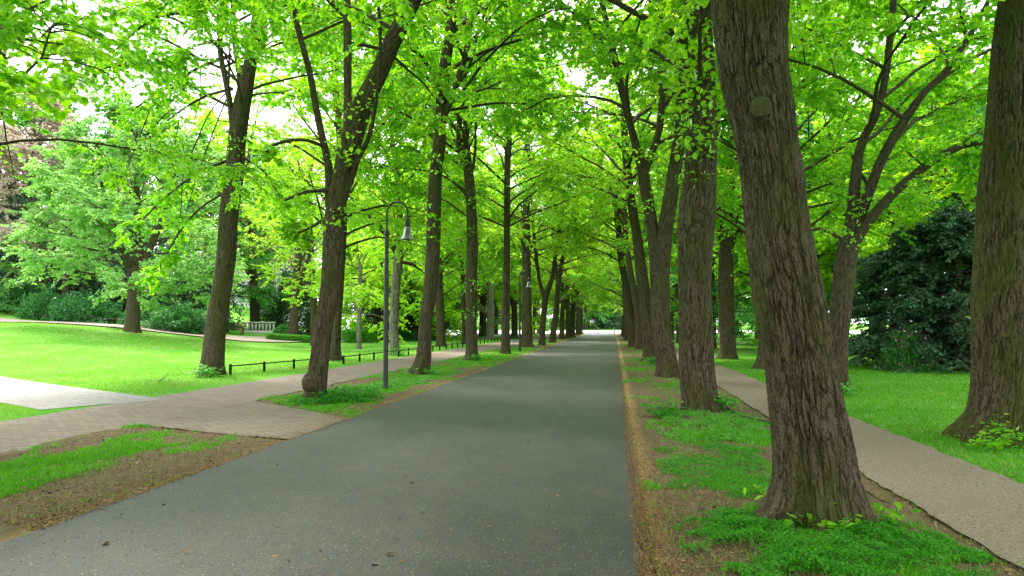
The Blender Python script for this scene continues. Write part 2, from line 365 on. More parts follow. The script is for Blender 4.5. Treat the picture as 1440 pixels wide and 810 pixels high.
def edge_at(x, y): return np.clip(1-np.abs(x-RR-.07)/(.08+.14*fbm2(x*3, y*2, 77)), 0, 1)*1.3*(x > -1)+(x < -1)*np.clip(1-(RL-x+.02)/(.12+.2*fbm2(x*3, y*2, 78)), 0, 1)*.8
VA = {'grass': vmask, 'edge': edge_at}
strip('road', lambda y: RL+wav(y, 1, .05), lambda y: RR+wav(y, 2, .03), -20, 122, .12, 8, .012, ASPH)
strip('verge_right', lambda y: RR-.25+0*y, one(PRL+.25), -6, 24, .06, 60, -.014, SOIL, VA, lambda x, y: vz(x, y)*S((x-RR+.05)/.35)*S((PRL-x)/.3)+.024*S((x-RR+.02)/.2)*S((PRL-x)/.3)+.003)
strip('verge_right_far', one(RR-.25), one(PRL+.25), 24, 122, .25, 24, -.010, SOIL, VA, lambda x, y: (vz(x, y)*.5+.018)*S((x-RR)/.3)*S((PRL-x)/.3))
jn0 = lambda x: 9.35+(x-RL)*-.33      # near edge of the paved link to the road
jf0 = lambda x: 11.55+(x-RL)*-.80
def lz(x, y): return (vz(x, y)+.026)*S((RL-x+.02)/.3)*S((x-PLR)/.35)
X_, Y_ = None, None
strip('verge_left_near', one(-7.75), one(RL+.25), -4, 10.6, .06, 64, -.006, SOIL, VA, lambda x, y: (vz(x, y)+.026)*S((RL-x+.02)/.3)*S((x+7.7)/.3)*S((jn0(x)-y)/.4)-.02*(y > jn0(x)-.02))
strip('verge_left', one(-7.75), one(RL+.25), 10.4, 30, .06, 64, -.006, SOIL, VA, lambda x, y: lz(x, y)*S((y-jf0(x))/.4)-.02*(y < jf0(x)+.02))
strip('verge_left_far', one(-7.75), one(RL+.25), 30, 122, .25, 24, -.006, SOIL, VA, lambda x, y: lz(x, y))
strip('paved_path', lambda y: PLL+wav(y, 4, .06), lambda y: PLR+.05+wav(y, 5, .05), -12, 122, .2, 6, .008, PAVE)
# paved link between path and road
u = np.linspace(0, 1, 24); xx = PLR-.1+(RL-.03-PLR+.1)*u
V = []; 
for x in xx:
    for q in np.linspace(0, 1, 10): V.append((x, (jn0(x)+wav(np.array([x]), 8, .08)[0])*(1-q)+(jf0(x)+wav(np.array([x]), 9, .1)[0])*q, .0045))
b = (np.arange(23)*10)[:, None]+np.arange(9); st(mk('paved_link', V, [np.stack([b, b+10, b+11, b+1], -1).reshape(-1, 4)], PAVE, smooth=True))
# pale side path going off across the lawn
def ribbon(name, pts, wd, m, lift=.02, seg=.5):
    pts = np.array(pts, float); out = []
    for a, c in zip(pts[:-1], pts[1:]):
        n = max(2, int(np.linalg.norm(c-a)/seg)); out += [a+(c-a)*i/n for i in range(n)]
    out.append(pts[-1]); P = np.array(out); d = norm(np.gradient(P, axis=0)); nn = np.stack([-d[:, 1], d[:, 0]], -1)
    V = []
    for k in np.linspace(-.5, .5, 7):
        Q2 = P+nn*k*wd; V.append(np.stack([Q2[:, 0], Q2[:, 1], gh(Q2[:, 0], Q2[:, 1])+lift], -1))
    V = np.stack(V, 1).reshape(-1, 3); b = (np.arange(len(P)-1)*7)[:, None]+np.arange(6)
    return st(mk(name, V, [np.stack([b, b+7, b+8, b+1], -1).reshape(-1, 4)], m, smooth=True))
ribbon('side_path', [(-9.95, 12.9), (-13.2, 14.7), (-18, 17.4), (-26, 21.5)], 2.35, SLAB, .010)
strip('grit_path', lambda y: PRL+wav(y, 6, .035), lambda y: PRR+wav(y, 7, .06), -12, 122, .15, 6, .008, GRIT)
ribbon('dirt_path', [(-95, 47), (-60, 43.5), (-38, 41.2), (-26, 46), (-24, 62), (-20, 84)], 4.2, DIRTP, .07)
ribbon('lawn_path', [(4.6, 62), (16, 54), (34, 50), (60, 49)], 1.6, DIRTP, .03)
st(gridmesh('cross_street', np.arange(-120, 121, 2.0), np.arange(121, 166, 1.0), lambda x, y: gh(x, y)+.045, STREET))
st(gridmesh('street_branch', np.arange(-62, -9, 1.0), np.arange(84, 121.5, 1.0), lambda x, y: gh(x, y)+.04, STREET))

# ------------------------------------------------------------------ foliage & trees
LT = np.array([(0, 0, 0), (.34, .10, .05), (.40, .55, .07), (0, 1.0, -.10), (-.40, .55, .07), (-.34, .10, .05)])
def leaves(rng, P, D, size, tilt=.5, simple_leaf=False, flat=1.0):
    """heart shaped leaves at P pointing along D"""
    n = len(P); up = norm(np.stack([rng.normal(0, tilt, n), rng.normal(0, tilt, n), np.ones(n)*flat], -1))
    d = norm(D+rng.normal(0, .35, (n, 3))); rt = norm(np.cross(d, up)); nn = np.cross(rt, d)
    s = size*rng.uniform(.65, 1.25, n)
    T = LT if not simple_leaf else LT[[0, 2, 3, 4]]
    V = P[:, None]+s[:, None, None]*(rt[:, None]*T[None, :, 0:1]+d[:, None]*T[None, :, 1:2]+nn[:, None]*T[None, :, 2:3])
    k = len(T); b = (np.arange(n)*k)[:, None]
    if simple_leaf: Q = b+np.array([0, 1, 2, 3]); rn = rng.uniform(0, 1, n)
    else: Q = (b[:, None]+np.array([[0, 1, 2, 3], [0, 3, 4, 5]])).reshape(-1, 4); rn = np.repeat(rng.uniform(0, 1, n), 2)
    return V.reshape(-1, 3), Q, rn
def grow(rng, O, D, L, K, wob, bend):   # batch of curved branches; bend: (N,) vertical pull per unit
    n = len(O); P = np.empty((n, K, 3)); P[:, 0] = O; d = norm(D); st_ = (L/(K-1))[:, None]
    for k in range(1, K):
        P[:, k] = P[:, k-1]+d*st_
        d = d+rng.normal(0, wob, (n, 3)); d[:, 2] += bend; d = norm(d)
    return P
def at_t(P, t):     # sample each path at t in 0..1: P (N,K,3), t (N,m)
    K = P.shape[1]; f = t*(K-1); i = np.clip(f.astype(int), 0, K-2); fr = (f-i)[..., None]; r = np.arange(len(P))[:, None]
    return P[r, i]*(1-fr)+P[r, i+1]*fr, norm(P[r, i+1]-P[r, i])
def spline(C, n):
    C = np.asarray(C, float); d = np.concatenate([[0], np.cumsum(np.linalg.norm(np.diff(C[:, :3], axis=0), axis=1))]); t = np.linspace(0, d[-1], n)
    # Catmull-Rom on chord length
    m = np.gradient(C, d, axis=0); i = np.clip(np.searchsorted(d, t, 'right')-1, 0, len(d)-2); h = (d[i+1]-d[i])[:, None]; u = (t[:, None]-d[i][:, None])/h
    return (2*u**3-3*u**2+1)*C[i]+(u**3-2*u**2+u)*h*m[i]+(-2*u**3+3*u**2)*C[i+1]+(u**3-u**2)*h*m[i+1], t

FUR = None
def stem_mesh(C, zbase, seg, ring, flare, rng, depth=.018, cell=12.0, knots=()):
    global FUR; fur = np.zeros(1)
    """C: (k,4) points with radius. furrowed bark is real relief"""
    d = np.sum(np.linalg.norm(np.diff(C[:, :3], axis=0), axis=1)); n = max(4, int(d/ring)); Sp, t = spline(C, n); P = Sp[:, :3]; r = np.maximum(Sp[:, 3], .004)
    tg = norm(np.gradient(P, axis=0)); u = norm(np.cross(tg, np.array([0, 1., 0.]))); v = np.cross(tg, u)
    a = np.arange(seg)*2*math.pi/seg; ca, sa = np.cos(a), np.sin(a); r0 = max(r[0], .05)
    A, T = np.meshgrid(a, t); rr = r[:, None]*np.ones(seg)
    H = P[:, 2:3]-zbase
    if flare > 0:
        ph = rng.uniform(0, 6.28, 4); lob = .5+.22*np.cos(3*A+ph[0])+.20*np.cos(5*A+ph[1])+.16*np.cos(7*A+ph[2])
        fl = np.exp(-np.maximum(H, 0)/.17)*.80+np.exp(-np.maximum(H, 0)/.55)*.22
        rr = rr*(1+flare*fl*np.clip(lob, .05, 1.3))
        rr = rr*(1+.05*np.exp(-np.maximum(H, 0)/1.6)*np.cos(4*A+ph[3]+H*.6))
    rr = rr*(1+.09*(noise3(np.cos(A)*1.6+9, np.sin(A)*1.6, T*1.1, 3)-.5)*2)
    if depth > 0:
        bx, by = r0*np.cos(A+T*.06), r0*np.sin(A+T*.06); wx = noise3(bx*6, by*6, T*1.6, 8)*.035
        n1 = np.abs(2*noise3((bx+wx)*cell*3.0, (by+wx)*cell*3.0, T*cell*.25, 41)-1); n2 = np.abs(2*noise3((bx+wx)*cell*5.2, (by-wx)*cell*5.2, T*cell*.9, 43)-1)
        rid = np.minimum(n1*6.5, 1)*.75+np.minimum(n2*5, 1)*.25
        fin = noise3(bx*cell*7, by*cell*7, T*cell*2.6, 47)
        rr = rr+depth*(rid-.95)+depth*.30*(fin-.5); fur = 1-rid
    for (kz, ka, ks, kh) in knots:
        da = (A-ka+math.pi) % (2*math.pi)-math.pi; q = np.sqrt((da*r0)**2+(H-kz)**2)/ks
        rr = rr+kh*np.exp(-(q-.85)**2*5)-kh*.2*np.exp(-q*q*6)
    V = P[:, None]+rr[:, :, None]*(u[:, None]*ca[None, :, None]+v[:, None]*sa[None, :, None])
    b = (np.arange(n-1)*seg)[:, None]; i = np.arange(seg); j = (i+1) % seg
    Q = np.stack([b+i, b+j, b+seg+j, b+seg+i], -1).reshape(-1, 4)
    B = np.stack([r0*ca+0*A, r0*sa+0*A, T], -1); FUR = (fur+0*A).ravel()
    return V.reshape(-1, 3), Q, B.reshape(-1, 3)

def extend(C, H, rng, lean=None):
    C = [list(c) for c in C]; p = np.array(C[-1][:3]); q = np.array(C[-2][:3]); d = norm(p-q); r = C[-1][3]
    if H-p[2] < 1.0: H = p[2]+1.0
    n = max(2, int((H-p[2])/1.6)); r1 = .03
    for k in range(1, n+1):
        d = norm(d*.8+np.array([rng.normal(0, .07), rng.normal(0, .07), .28])); p = p+d*((H-C[-1][2])/(n-k+1))/max(d[2], .4); C.append([*p, r+(r1-r)*k/n])
    return np.array(C)

def build_tree(name, base, stems, H, zmin, seed, label, cat='tree', group=None, bark_=None, leaf=None, seg=20, ring=.25, depth=0, flare=.8, reach=5.0,
               dens=3.6, n2=11, n3=9, nl=18, size=.11, limbs=(), whips=(), sprouts=(), droop=-.055, knots=(), simple_leaf=False, elev=(.5, 1.15), twigs=True, nleafless=0, grp=None, trunkparts=None, cut=None, gap=0.0, clear=1.0, lth=1.0):
    rng = np.random.default_rng(seed); bark_ = bark_ or BARK; leaf = leaf or LEAF
    root = empty(name, base); tag(root, label, cat, group); base = np.asarray(base, float); z0 = base[2]
    tb = []; ctr = base[:2]; allst = []
    mV, mQ, mB, off = [], [], [], 0; mF = []
    for k, C in enumerate(stems):
        C = np.array(C, float)
        if k == 0: C = np.concatenate([[[C[0][0], C[0][1], z0-.12, C[0][3]*1.0]], C]) if C[0][2] > z0-.1 else C
        Ce = extend(C, z0+H*rng.uniform(.86, 1.0), rng) if C[-1][2]-z0 < H*.85 else C
        V, Q, B = stem_mesh(Ce, z0, seg if k == 0 else max(8, int(seg*.7)), ring, flare if k == 0 else 0, rng, depth if k == 0 else depth*.6, knots=knots if k == 0 else ())
        mV.append(V); mQ.append(Q+off); mB.append(B); mF.append(FUR); off += len(V); allst.append(Ce)
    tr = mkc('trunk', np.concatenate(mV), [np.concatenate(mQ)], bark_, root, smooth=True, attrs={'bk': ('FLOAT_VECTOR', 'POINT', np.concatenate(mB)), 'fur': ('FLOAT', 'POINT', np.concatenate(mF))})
    # limbs
    O, D, L, Rb = [], [], [], []; ga = rng.uniform(0, 6.28)
    for C in allst:
        Sp, t = spline(C, 60); z = Sp[:, 2]-z0; ok = z > zmin
        if ok.sum() < 2: continue
        ln = t[ok][-1]-t[ok][0]; n = max(3, int(ln*dens/len(allst)**.6)); idx = np.where(ok)[0]; sel = np.linspace(idx[0], idx[-1], n).astype(int)
        out = norm(Sp[sel[len(sel)//2], :2]-ctr) if len(allst) > 1 else np.zeros(2)
        for i in sel:
            ga += 2.399+rng.normal(0, .35); f = (z[i]-zmin)/max(H-zmin, .1); el = elev[0]+(elev[1]-elev[0])*f+rng.normal(0, .12)
            h = np.array([math.cos(ga), math.sin(ga)])+out*.45; h = h/np.linalg.norm(h)
            prof = (.72+.45*math.sin(math.pi*min(1, f*1.15+.22)))*(1-.50*f**2)
            O.append(Sp[i, :3]); D.append([h[0]*math.cos(el), h[1]*math.cos(el), math.sin(el)]); L.append(reach*prof*rng.uniform(.75, 1.12)); Rb.append(min(Sp[i, 3]*.5, (.012+.009*L[-1])*lth))
    bV, bQ, bB, off = [], [], [], 0
    def addb(P, Rr, n):
        nonlocal off
        V, Q, B = tubes(P, Rr, n); bV.append(V); bQ.append(Q+off); bB.append(B); off += len(V)
    O, D, L, Rb = map(np.array, (O, D, L, Rb)); K = 9
    P1 = grow(rng, O, D, L, K, .09, np.full(len(O), droop)); tt = np.linspace(0, 1, K)
    addb(P1, Rb[:, None]*(1-.85*tt)+.004, 7)
    for lm in limbs:
        Sp, t = spline(np.array(lm), 14); addb(Sp[None, :, :3], Sp[None, :, 3], 8)
        Q9, _ = spline(np.array(lm), K); P1 = np.concatenate([P1, Q9[None, :, :3]]); L = np.append(L, np.linalg.norm(Sp[0, :3]-Sp[-1, :3]))
    # level 2
    n1 = len(P1); t = rng.uniform(.22, 1, (n1, n2))**.8; o2, d1 = at_t(P1, t); o2 = o2.reshape(-1, 3); d1 = d1.reshape(-1, 3); tr_ = t.ravel(); Lr = np.repeat(L, n2); kk = rng.uniform(0, 1, len(o2)) < np.clip(Lr/3.2, .2, 1); o2, d1, tr_, Lr = o2[kk], d1[kk], tr_[kk], Lr[kk]; m = len(o2)
    side = norm(np.cross(d1, np.array([0, 0, 1.])))*np.where(np.arange(m) % 2, 1, -1)[:, None]
    d2 = norm(d1*rng.uniform(.35, .9, (m, 1))+side*rng.uniform(.5, 1, (m, 1))+np.stack([np.zeros(m), np.zeros(m), rng.normal(.02, .35, m)], -1))
    L2 = Lr*rng.uniform(.25, .46, m)*(1.15-.55*tr_)
    P2 = grow(rng, o2, d2, L2, 6, .12, rng.uniform(-.16, .04, m)); addb(P2, (.004+.006*L2)[:, None]*(1-.8*np.linspace(0, 1, 6)), 4)
    # level 3
    t = rng.uniform(.15, 1, (m, n3)); o3, d3 = at_t(P2, t); o3 = o3.reshape(-1, 3); d3 = d3.reshape(-1, 3); q = len(o3)
    sd3 = norm(np.cross(d3, np.array([0, 0, 1.])))*np.where(np.arange(q) % 2, 1, -1)[:, None]
    dd = norm(d3*rng.uniform(.4, 1, (q, 1))+sd3*rng.uniform(.3, 1, (q, 1))+np.stack([np.zeros(q), np.zeros(q), rng.normal(-.05, .28, q)], -1))
    L3 = rng.uniform(.45, 1.0, q)*np.repeat(np.clip(L2*.7, .35, 1.0), n3)
    if gap > 0:
        keep = noise3(o3[:, 0]*.7, o3[:, 1]*.7, o3[:, 2]*.8, seed) > gap; o3, dd, L3 = o3[keep], dd[keep], L3[keep]; q = len(o3)
    kp = rng.uniform(0, 1, q) < np.clip(np.repeat(L2, n3)/.9, .12, 1) if gap == 0 else np.ones(q, bool); o3, dd, L3 = o3[kp], dd[kp], L3[kp]; q = len(o3)
    P3 = grow(rng, o3, dd, L3, 4, .12, rng.uniform(-.18, -.02, q))
    if twigs: addb(P3, np.full((q, 1), .0045)*np.array([1, .8, .6, .35]), 3)
    # leaves
    t = rng.uniform(.08, 1.0, (q, nl)); lp, ld = at_t(P3, t); lp = lp.reshape(-1, 3); ld = ld.reshape(-1, 3); nn = len(lp)
    sl = norm(np.cross(ld, np.array([0, 0, 1.])))*np.where(np.arange(nn) % 2, 1, -1)[:, None]
    LP, LD = [lp], [ld*.5+sl*rng.uniform(.5, 1.1, (nn, 1))+np.array([0, 0, -.35])]
    wp = []
    for wh in whips:          # thin drooping bare whips with a few leaves
        Sp, t = spline(np.array(wh), 14); addb(Sp[None, :, :3], Sp[None, :, 3], 5)
    for (sx, sy, sz, sr, sn) in sprouts:   # leafy shoots on the trunk
        o = np.array([sx, sy, sz])+rng.normal(0, 1, (sn, 3))*np.array([sr, sr, sr*.7]); LP.append(o); LD.append(rng.normal(0, 1, (sn, 3))+np.array([0, 0, -.3]))
        wv = norm(rng.normal(0, 1, (6, 3))); PP = grow(rng, np.tile([[sx, sy, sz]], (6, 1))-wv*sr*.5, wv, np.full(6, sr*2.4), 4, .2, np.zeros(6)); addb(PP, np.full((6, 4), .006), 3)
    lp = np.concatenate(LP); ld = np.concatenate(LD)
    drop = np.zeros(len(lp), bool)
    for C in allst:
        sx_ = np.interp(lp[:, 2], C[:, 2], C[:, 0]); sy_ = np.interp(lp[:, 2], C[:, 2], C[:, 1]); drop |= (np.hypot(lp[:, 0]-sx_, lp[:, 1]-sy_) < clear) & (lp[:, 2] < C[-1, 2]-3)
    drop &= rng.uniform(0, 1, len(lp)) < .85
    drop[nn:] = False; lp, ld = lp[~drop], ld[~drop]
    if cut is not None: k = cut(lp); lp, ld = lp[k], ld[k]
    br = mkc('branches', np.concatenate(bV), [np.concatenate(bQ)], BARKT, root, smooth=True, attrs={'bk': ('FLOAT_VECTOR', 'POINT', np.concatenate(bB))})
    V, Q, rn = leaves(rng, lp, ld, size, .45, simple_leaf)
    rn = np.clip(rn*.6+.4*np.repeat(noise3(lp[:, 0]*.8, lp[:, 1]*.8, lp[:, 2]*.8, seed+5), 1 if simple_leaf else 2), 0, 1)
    cr = mkc('crown', V, [Q], leaf, root, attrs={'rnd': ('FLOAT', 'FACE', rn)})
    return root

# --- lindens of the avenue, each with the trunk line it has
def stm(Y, pts, dy=0.0):   # (px, py, width px) -> points with radius, standing in the plane at Y
    out = []
    for k, (px, py, wd) in enumerate(pts):
        yy = Y+dy*k/max(1, len(pts)-1); p = PW(px, py, yy); out.append([*p, max(wd, 1)*yy/F*.5*1.02])
    return out
def linden(Y, pts, more=(), label='', group='lindens lining the avenue', H=17, zmin=3.6, seed=1, dys=(), **k):
    p0 = PW(pts[0][0], pts[0][1], Y); z = float(gh(p0[0], p0[1])); base = np.array([p0[0], p0[1], z])
    st0 = stm(Y, pts); st0[0][2] = z+.0; stems = [st0]+[stm(Y, m_, dys[i] if i < len(dys) else 0) for i, m_ in enumerate(more)]
    return build_tree('linden_tree', base, stems, H, zmin, seed, label, 'tree', group, **k)
def lm(Y, pts, dy=0.0): return stm(Y, pts, dy)
def spr(Y, lst): return [(*PW(px, py, Y-.25), r, n) for (px, py, r, n) in lst]

# left roadside row
A1 = linden(13.9, [(443,565,30),(446,530,29),(450,500,27),(457,450,26),(465,400,28),(468,350,29),(471,300,28),(481,250,28),(493,200,31),(509,150,30),(534,100,25),(556,50,24),(578,10,20),(596,-30,16),(612,-80,13)],
  [[(466,290,18),(462,235,12),(447,165,10),(435,100,9),(417,30,8),(408,-30,7)], [(490,205,16),(489,130,12),(489,60,12),(487,-20,11)], [(480,285,12),(495,250,9),(503,225,8),(518,195,7),(526,160,6),(534,100,5)]],
  'linden leaning right with a mossy burl low on its trunk beside the lamp', seed=11, dys=(.6,.9,-.5), seg=110, ring=.03, depth=.019, H=15, zmin=7.6, size=.095, nl=22, reach=4.8,
  limbs=[lm(13.9,[(456,206,6),(430,197,5),(390,202,5),(362,220,3)],-.8), lm(13.9,[(466,268,6),(430,270,5),(400,282,3)],-.8), lm(13.9,[(468,300,5),(440,318,4),(415,330,3)],1.0)],
  sprouts=spr(13.9,[(478,300,.22,50),(497,215,.3,110),(520,150,.3,90)]), flare=.42)
burl_at = PW(438, 538, 13.72)
A2 = linden(21.7, [(590,527,25),(594,510,22),(599,450,18),(606,400,20),(609,350,20),(610,300,20),(612,250,19),(618,200,18),(621,150,17),(625,100,17),(632,50,15),(638,0,14),(645,-60,12)],
  [[(620,175,13),(630,150,9),(645,110,9),(657,65,8),(662,25,7),(668,-30,6)]], 'tall forked linden just beyond the near lamp, flared at its left foot', seed=12, seg=80, ring=.05, depth=.014, H=17, zmin=8.2, dys=(-.5,),
  sprouts=spr(21.7,[(606,300,.25,50),(612,230,.3,90),(606,330,.25,40),(620,130,.35,110)]))
A3 = linden(30.4, [(664,507,17),(663,470,16),(663,430,16),(663,380,16),(664,350,16),(663,300,15),(660,250,14),(655,200,11),(657,160,9),(666,115,8),(680,65,7),(686,20,6),(690,-40,5)],
  [[(652,230,9),(645,200,7),(650,150,6),(655,90,5),(652,30,5)]], 'lumpy linden with leafy shoots up its straight trunk, left verge', seed=13, seg=48, ring=.08, depth=.02, H=17, zmin=6.0,
  sprouts=spr(30.4,[(664,400,.3,60),(655,330,.35,90),(668,280,.4,120),(655,230,.4,120),(664,190,.4,120),(660,440,.2,30)]))
A4 = linden(37, [(711,498,12),(711,450,12),(712,400,10),(713,300,9),(714,200,9),(715,150,8),(714,60,6),(716,0,5)], label='slim straight linden standing near the second lamp', seed=14, seg=28, ring=.15, depth=.012, H=18, zmin=6.5)
A5 = linden(48.3, [(741,488,15),(741,430,13),(740,360,12),(740,300,11),(741,230,9),(743,170,7),(745,100,6)], label='thick upright linden between the slim one and a V-forked one', seed=15, seg=28, ring=.2, depth=.012, zmin=6.0, leaf=LEAFY)
A6 = linden(51.6, [(762,486,9),(765,440,8),(768,415,8),(775,395,6),(782,350,5),(790,300,4),(796,250,3),(799,200,3)], [[(766,420,7),(760,400,5),(755,370,5),(750,320,4),(747,270,3)]], 'small linden forking low into a wide V by the road', seed=16, seg=20, zmin=5.6, leaf=LEAFY, H=16, dys=(1,))
A7 = linden(59.4, [(777,482,9),(782,440,8),(785,400,7),(790,370,6),(800,330,5),(808,290,4)], [[(785,400,5),(779,350,4),(776,300,4),(774,240,3)]], 'linden leaning right over the road by the third lamp', seed=17, seg=20, zmin=5.4, leaf=LEAFY)

# left row beyond the paved path
B1 = linden(20.8, [(298,527,33),(300,500,32),(305,450,30),(313,400,28),(319,350,28),(322,300,26),(329,250,26),(333,200,25),(340,150,24),(350,100,20),(359,50,18),(366,0,17),(374,-60,14)],
  [[(331,200,14),(325,155,9),(318,115,9),(310,75,8),(311,30,8),(314,-30,7)], [(342,135,13),(337,105,9),(331,65,8),(328,25,8),(330,-30,7)]],
  'linden leaning right at the left edge of the paved path where the railing starts', seed=21, dys=(-.8,1.0), seg=80, ring=.05, depth=.014, H=16, zmin=8.4, size=.095, nl=22, lth=.7, flare=.7, reach=5.4,
  limbs=[lm(20.8,[(306,40,7),(265,20,5),(225,22,5),(195,40,4),(165,68,3),(140,84,2)],-2.0), lm(20.8,[(326,78,6),(280,95,5),(240,120,4),(205,142,3),(180,160,2)],-1.2), lm(20.8,[(327,125,5),(290,135,4),(255,155,3),(235,170,2)],1.0), lm(20.8,[(322,225,5),(285,240,4),(235,275,3),(190,320,2)],-1.5), lm(20.8,[(318,270,4),(285,290,3),(250,330,2.5),(225,375,1.5)],-1.0), lm(20.8,[(330,215,4),(370,240,3),(400,290,2)],.8)],
  whips=[lm(20.8,[(325,122,2.5),(295,158,2),(276,200,2),(258,245,1.6),(255,290,1.4),(250,335,1)],-1), lm(20.8,[(250,150,2),(228,165,2),(215,190,1.6),(207,240,1.4),(195,285,1)],-1.6), lm(20.8,[(260,92,2),(257,130,1.6),(248,190,1.4),(238,240,1.2),(210,270,.9)],-1.4), lm(20.8,[(219,130,2),(205,170,1.6),(180,230,1.3),(163,265,1)],-1.5), lm(20.8,[(318,140,2.5),(300,185,2),(285,225,1.6),(270,270,1.2),(262,300,1)],-.6), lm(20.8,[(282,97,2),(281,140,1.5),(268,185,1.2)],-1.2)],
  sprouts=spr(20.8,[(331,205,.3,90),(322,250,.25,40),(355,40,.3,60)]))
B0 = linden(12.0, [(-62,625,48),(-58,540,44),(-50,400,42),(-36,260,38),(-20,150,34),(-6,60,30),(4,0,28),(18,-80,24)], label='linden cut by the upper left corner, bark whitened as if overexposed, only its leaning stem showing', seed=20, seg=60, ring=.08, depth=.012, H=15, zmin=4.6, size=.095, nl=22, lth=.45, bark_=BARKG, reach=5.0,  # overexposure of this stem is put into the pale bark colour
  limbs=[lm(12.0,[(-28,190,4),(0,168,3),(25,172,2),(50,200,1)],1.0), lm(12.0,[(-30,170,4),(-5,150,3),(10,200,2),(22,260,1)],.5)])
B2 = linden(29.5, [(468,507,20),(471,470,17),(475,420,15),(478,380,14),(482,300,12),(478,200,10),(470,100,8),(468,20,6)], label='linden behind the burled one on the lawn side of the railing', seed=22, seg=40, ring=.1, depth=.014, zmin=4.4, leaf=LEAFY)
B3 = linden(35.3, [(555,499,13),(554,460,13),(557,400,13),(561,350,13),(562,300,9),(559,250,8),(552,200,7),(548,150,6),(546,90,5)], label='linden framed in the bend of the near lamp, two low arching limbs', seed=23, seg=36, ring=.1, depth=.014, zmin=4.8, leaf=LEAFY,
  limbs=[lm(35.3,[(558,358,8),(545,335,7),(528,310,6),(505,292,5),(480,285,3)],-1), lm(35.3,[(561,368,5),(580,372,5),(592,380,3)],1)], bark_=BARKG)
B4 = linden(49, [(620,487,13),(619,440,12),(617,390,11),(615,320,9),(614,200,6)], label='brown linden close behind the flared one, beyond the railing', seed=24, seg=24, ring=.2, zmin=3.2)
B5 = linden(54.3, [(652,484,6),(652,440,6),(650,380,6),(648,300,5),(650,200,4)], label='thin dark linden just left of the lumpy trunk', seed=25, seg=16, zmin=3.4)
B6 = linden(68.8, [(689,478,10),(690,440,10),(690,400,8),(690,330,6),(692,250,5)], label='pale barked linden across the path from the slim straight one', seed=26, seg=20, zmin=4.2, bark_=BARKG)

# right roadside row
C1 = linden(6.1, [(1146,731,92),(1146,700,93),(1143,640,92),(1134,577,89),(1123,500,85),(1106,400,86),(1098,350,83),(1091,300,79),(1086,250,78),(1079,200,77),(1070,150,82),(1060,100,87),(1056,50,92),(1053,0,100),(1050,-40,104),(1040,-110,80)],
  [[(1058,-10,70),(1085,-90,60),(1110,-180,50)]], 'massive near linden with deep furrowed bark and a round sawn branch scar', seed=31, seg=380, ring=.012, depth=.027, H=14, zmin=5.2, size=.09, nl=22, flare=1.35, reach=5.0, dys=(.6,),
  knots=[(3.37, 1.32, .115, .03)], cut=lambda p: (np.linalg.norm(p-np.array([0, 0, 1.6]), axis=1) > 3.2))
C2 = linden(13.48, [(984,576,46),(983,560,46),(980,530,46),(979,450,44),(977,400,42),(978,350,45),(981,300,48),(984,250,43),(986,200,40),(985,100,39),(980,50,42),(976,0,44),(972,-50,38)],
  [[(980,-20,34),(1000,-80,26),(1020,-150,20)]], 'upright linden with leafy shoots high on its trunk, second along the right verge', seed=32, seg=220, ring=.020, depth=.024, H=15, zmin=5.6, flare=.42, reach=4.8,
  sprouts=spr(13.3,[(968,90,.35,150),(985,120,.3,150),(975,160,.3,120),(985,200,.22,90),(975,40,.35,120),(990,60,.3,100),(968,245,.15,20)]), bark_=BARK)
C3 = linden(21.9, [(938,530,27),(936,500,27),(933,480,26),(929,440,25),(928,400,25),(924,370,20),(919,335,16),(914,300,16),(907,262,16),(903,237,15),(893,200,11),(878,140,10),(862,70,9),(849,15,8),(840,-30,7)],
  [[(930,400,20),(935,330,21),(943,277,19),(955,197,17),(962,109,15),(966,0,13),(970,-50,11)], [(905,245,13),(916,215,10),(925,190,10),(931,130,9),(930,60,8),(929,-10,8)]],
  'linden splitting into two stems, the left one forking in a wide Y', seed=33, dys=(-.4,.5), seg=80, ring=.05, depth=.013, H=17, zmin=7.0, flare=.6,
  sprouts=spr(21.8,[(914,290,.25,60),(925,225,.2,40),(905,215,.2,40),(950,200,.2,40)]))
C4 = linden(30.9, [(915,508,19),(912,475,18),(909,440,17),(903,390,16),(895,330,13),(886,270,12),(879,200,10),(876,120,8),(875,60,7)], label='linden leaning left behind the double-stemmed one', seed=34, seg=48, ring=.08, depth=.013, zmin=6.6, leaf=LEAFY)
C5 = linden(45.3, [(899,491,11),(897,440,10),(892,410,9),(886,380,8),(880,330,7),(878,260,6)], [[(896,430,7),(903,395,6),(905,350,5),(908,300,4)]], 'linden in the right verge with a branch crooked to the right', seed=35, seg=24, zmin=5.6, leaf=LEAFY)
C6 = linden(49.4, [(890,488,12),(886,440,11),(880,400,10),(874,370,9),(870,320,8),(868,260,6)], label='linden leaning left over the road, farther along the right verge', seed=36, seg=24, zmin=5.6, leaf=LEAFY)
C7 = linden(68, [(881,479,6),(879,430,6),(877,390,5),(876,330,4)], label='thin linden at the far end of the right verge', seed=37, seg=16, zmin=3.6)

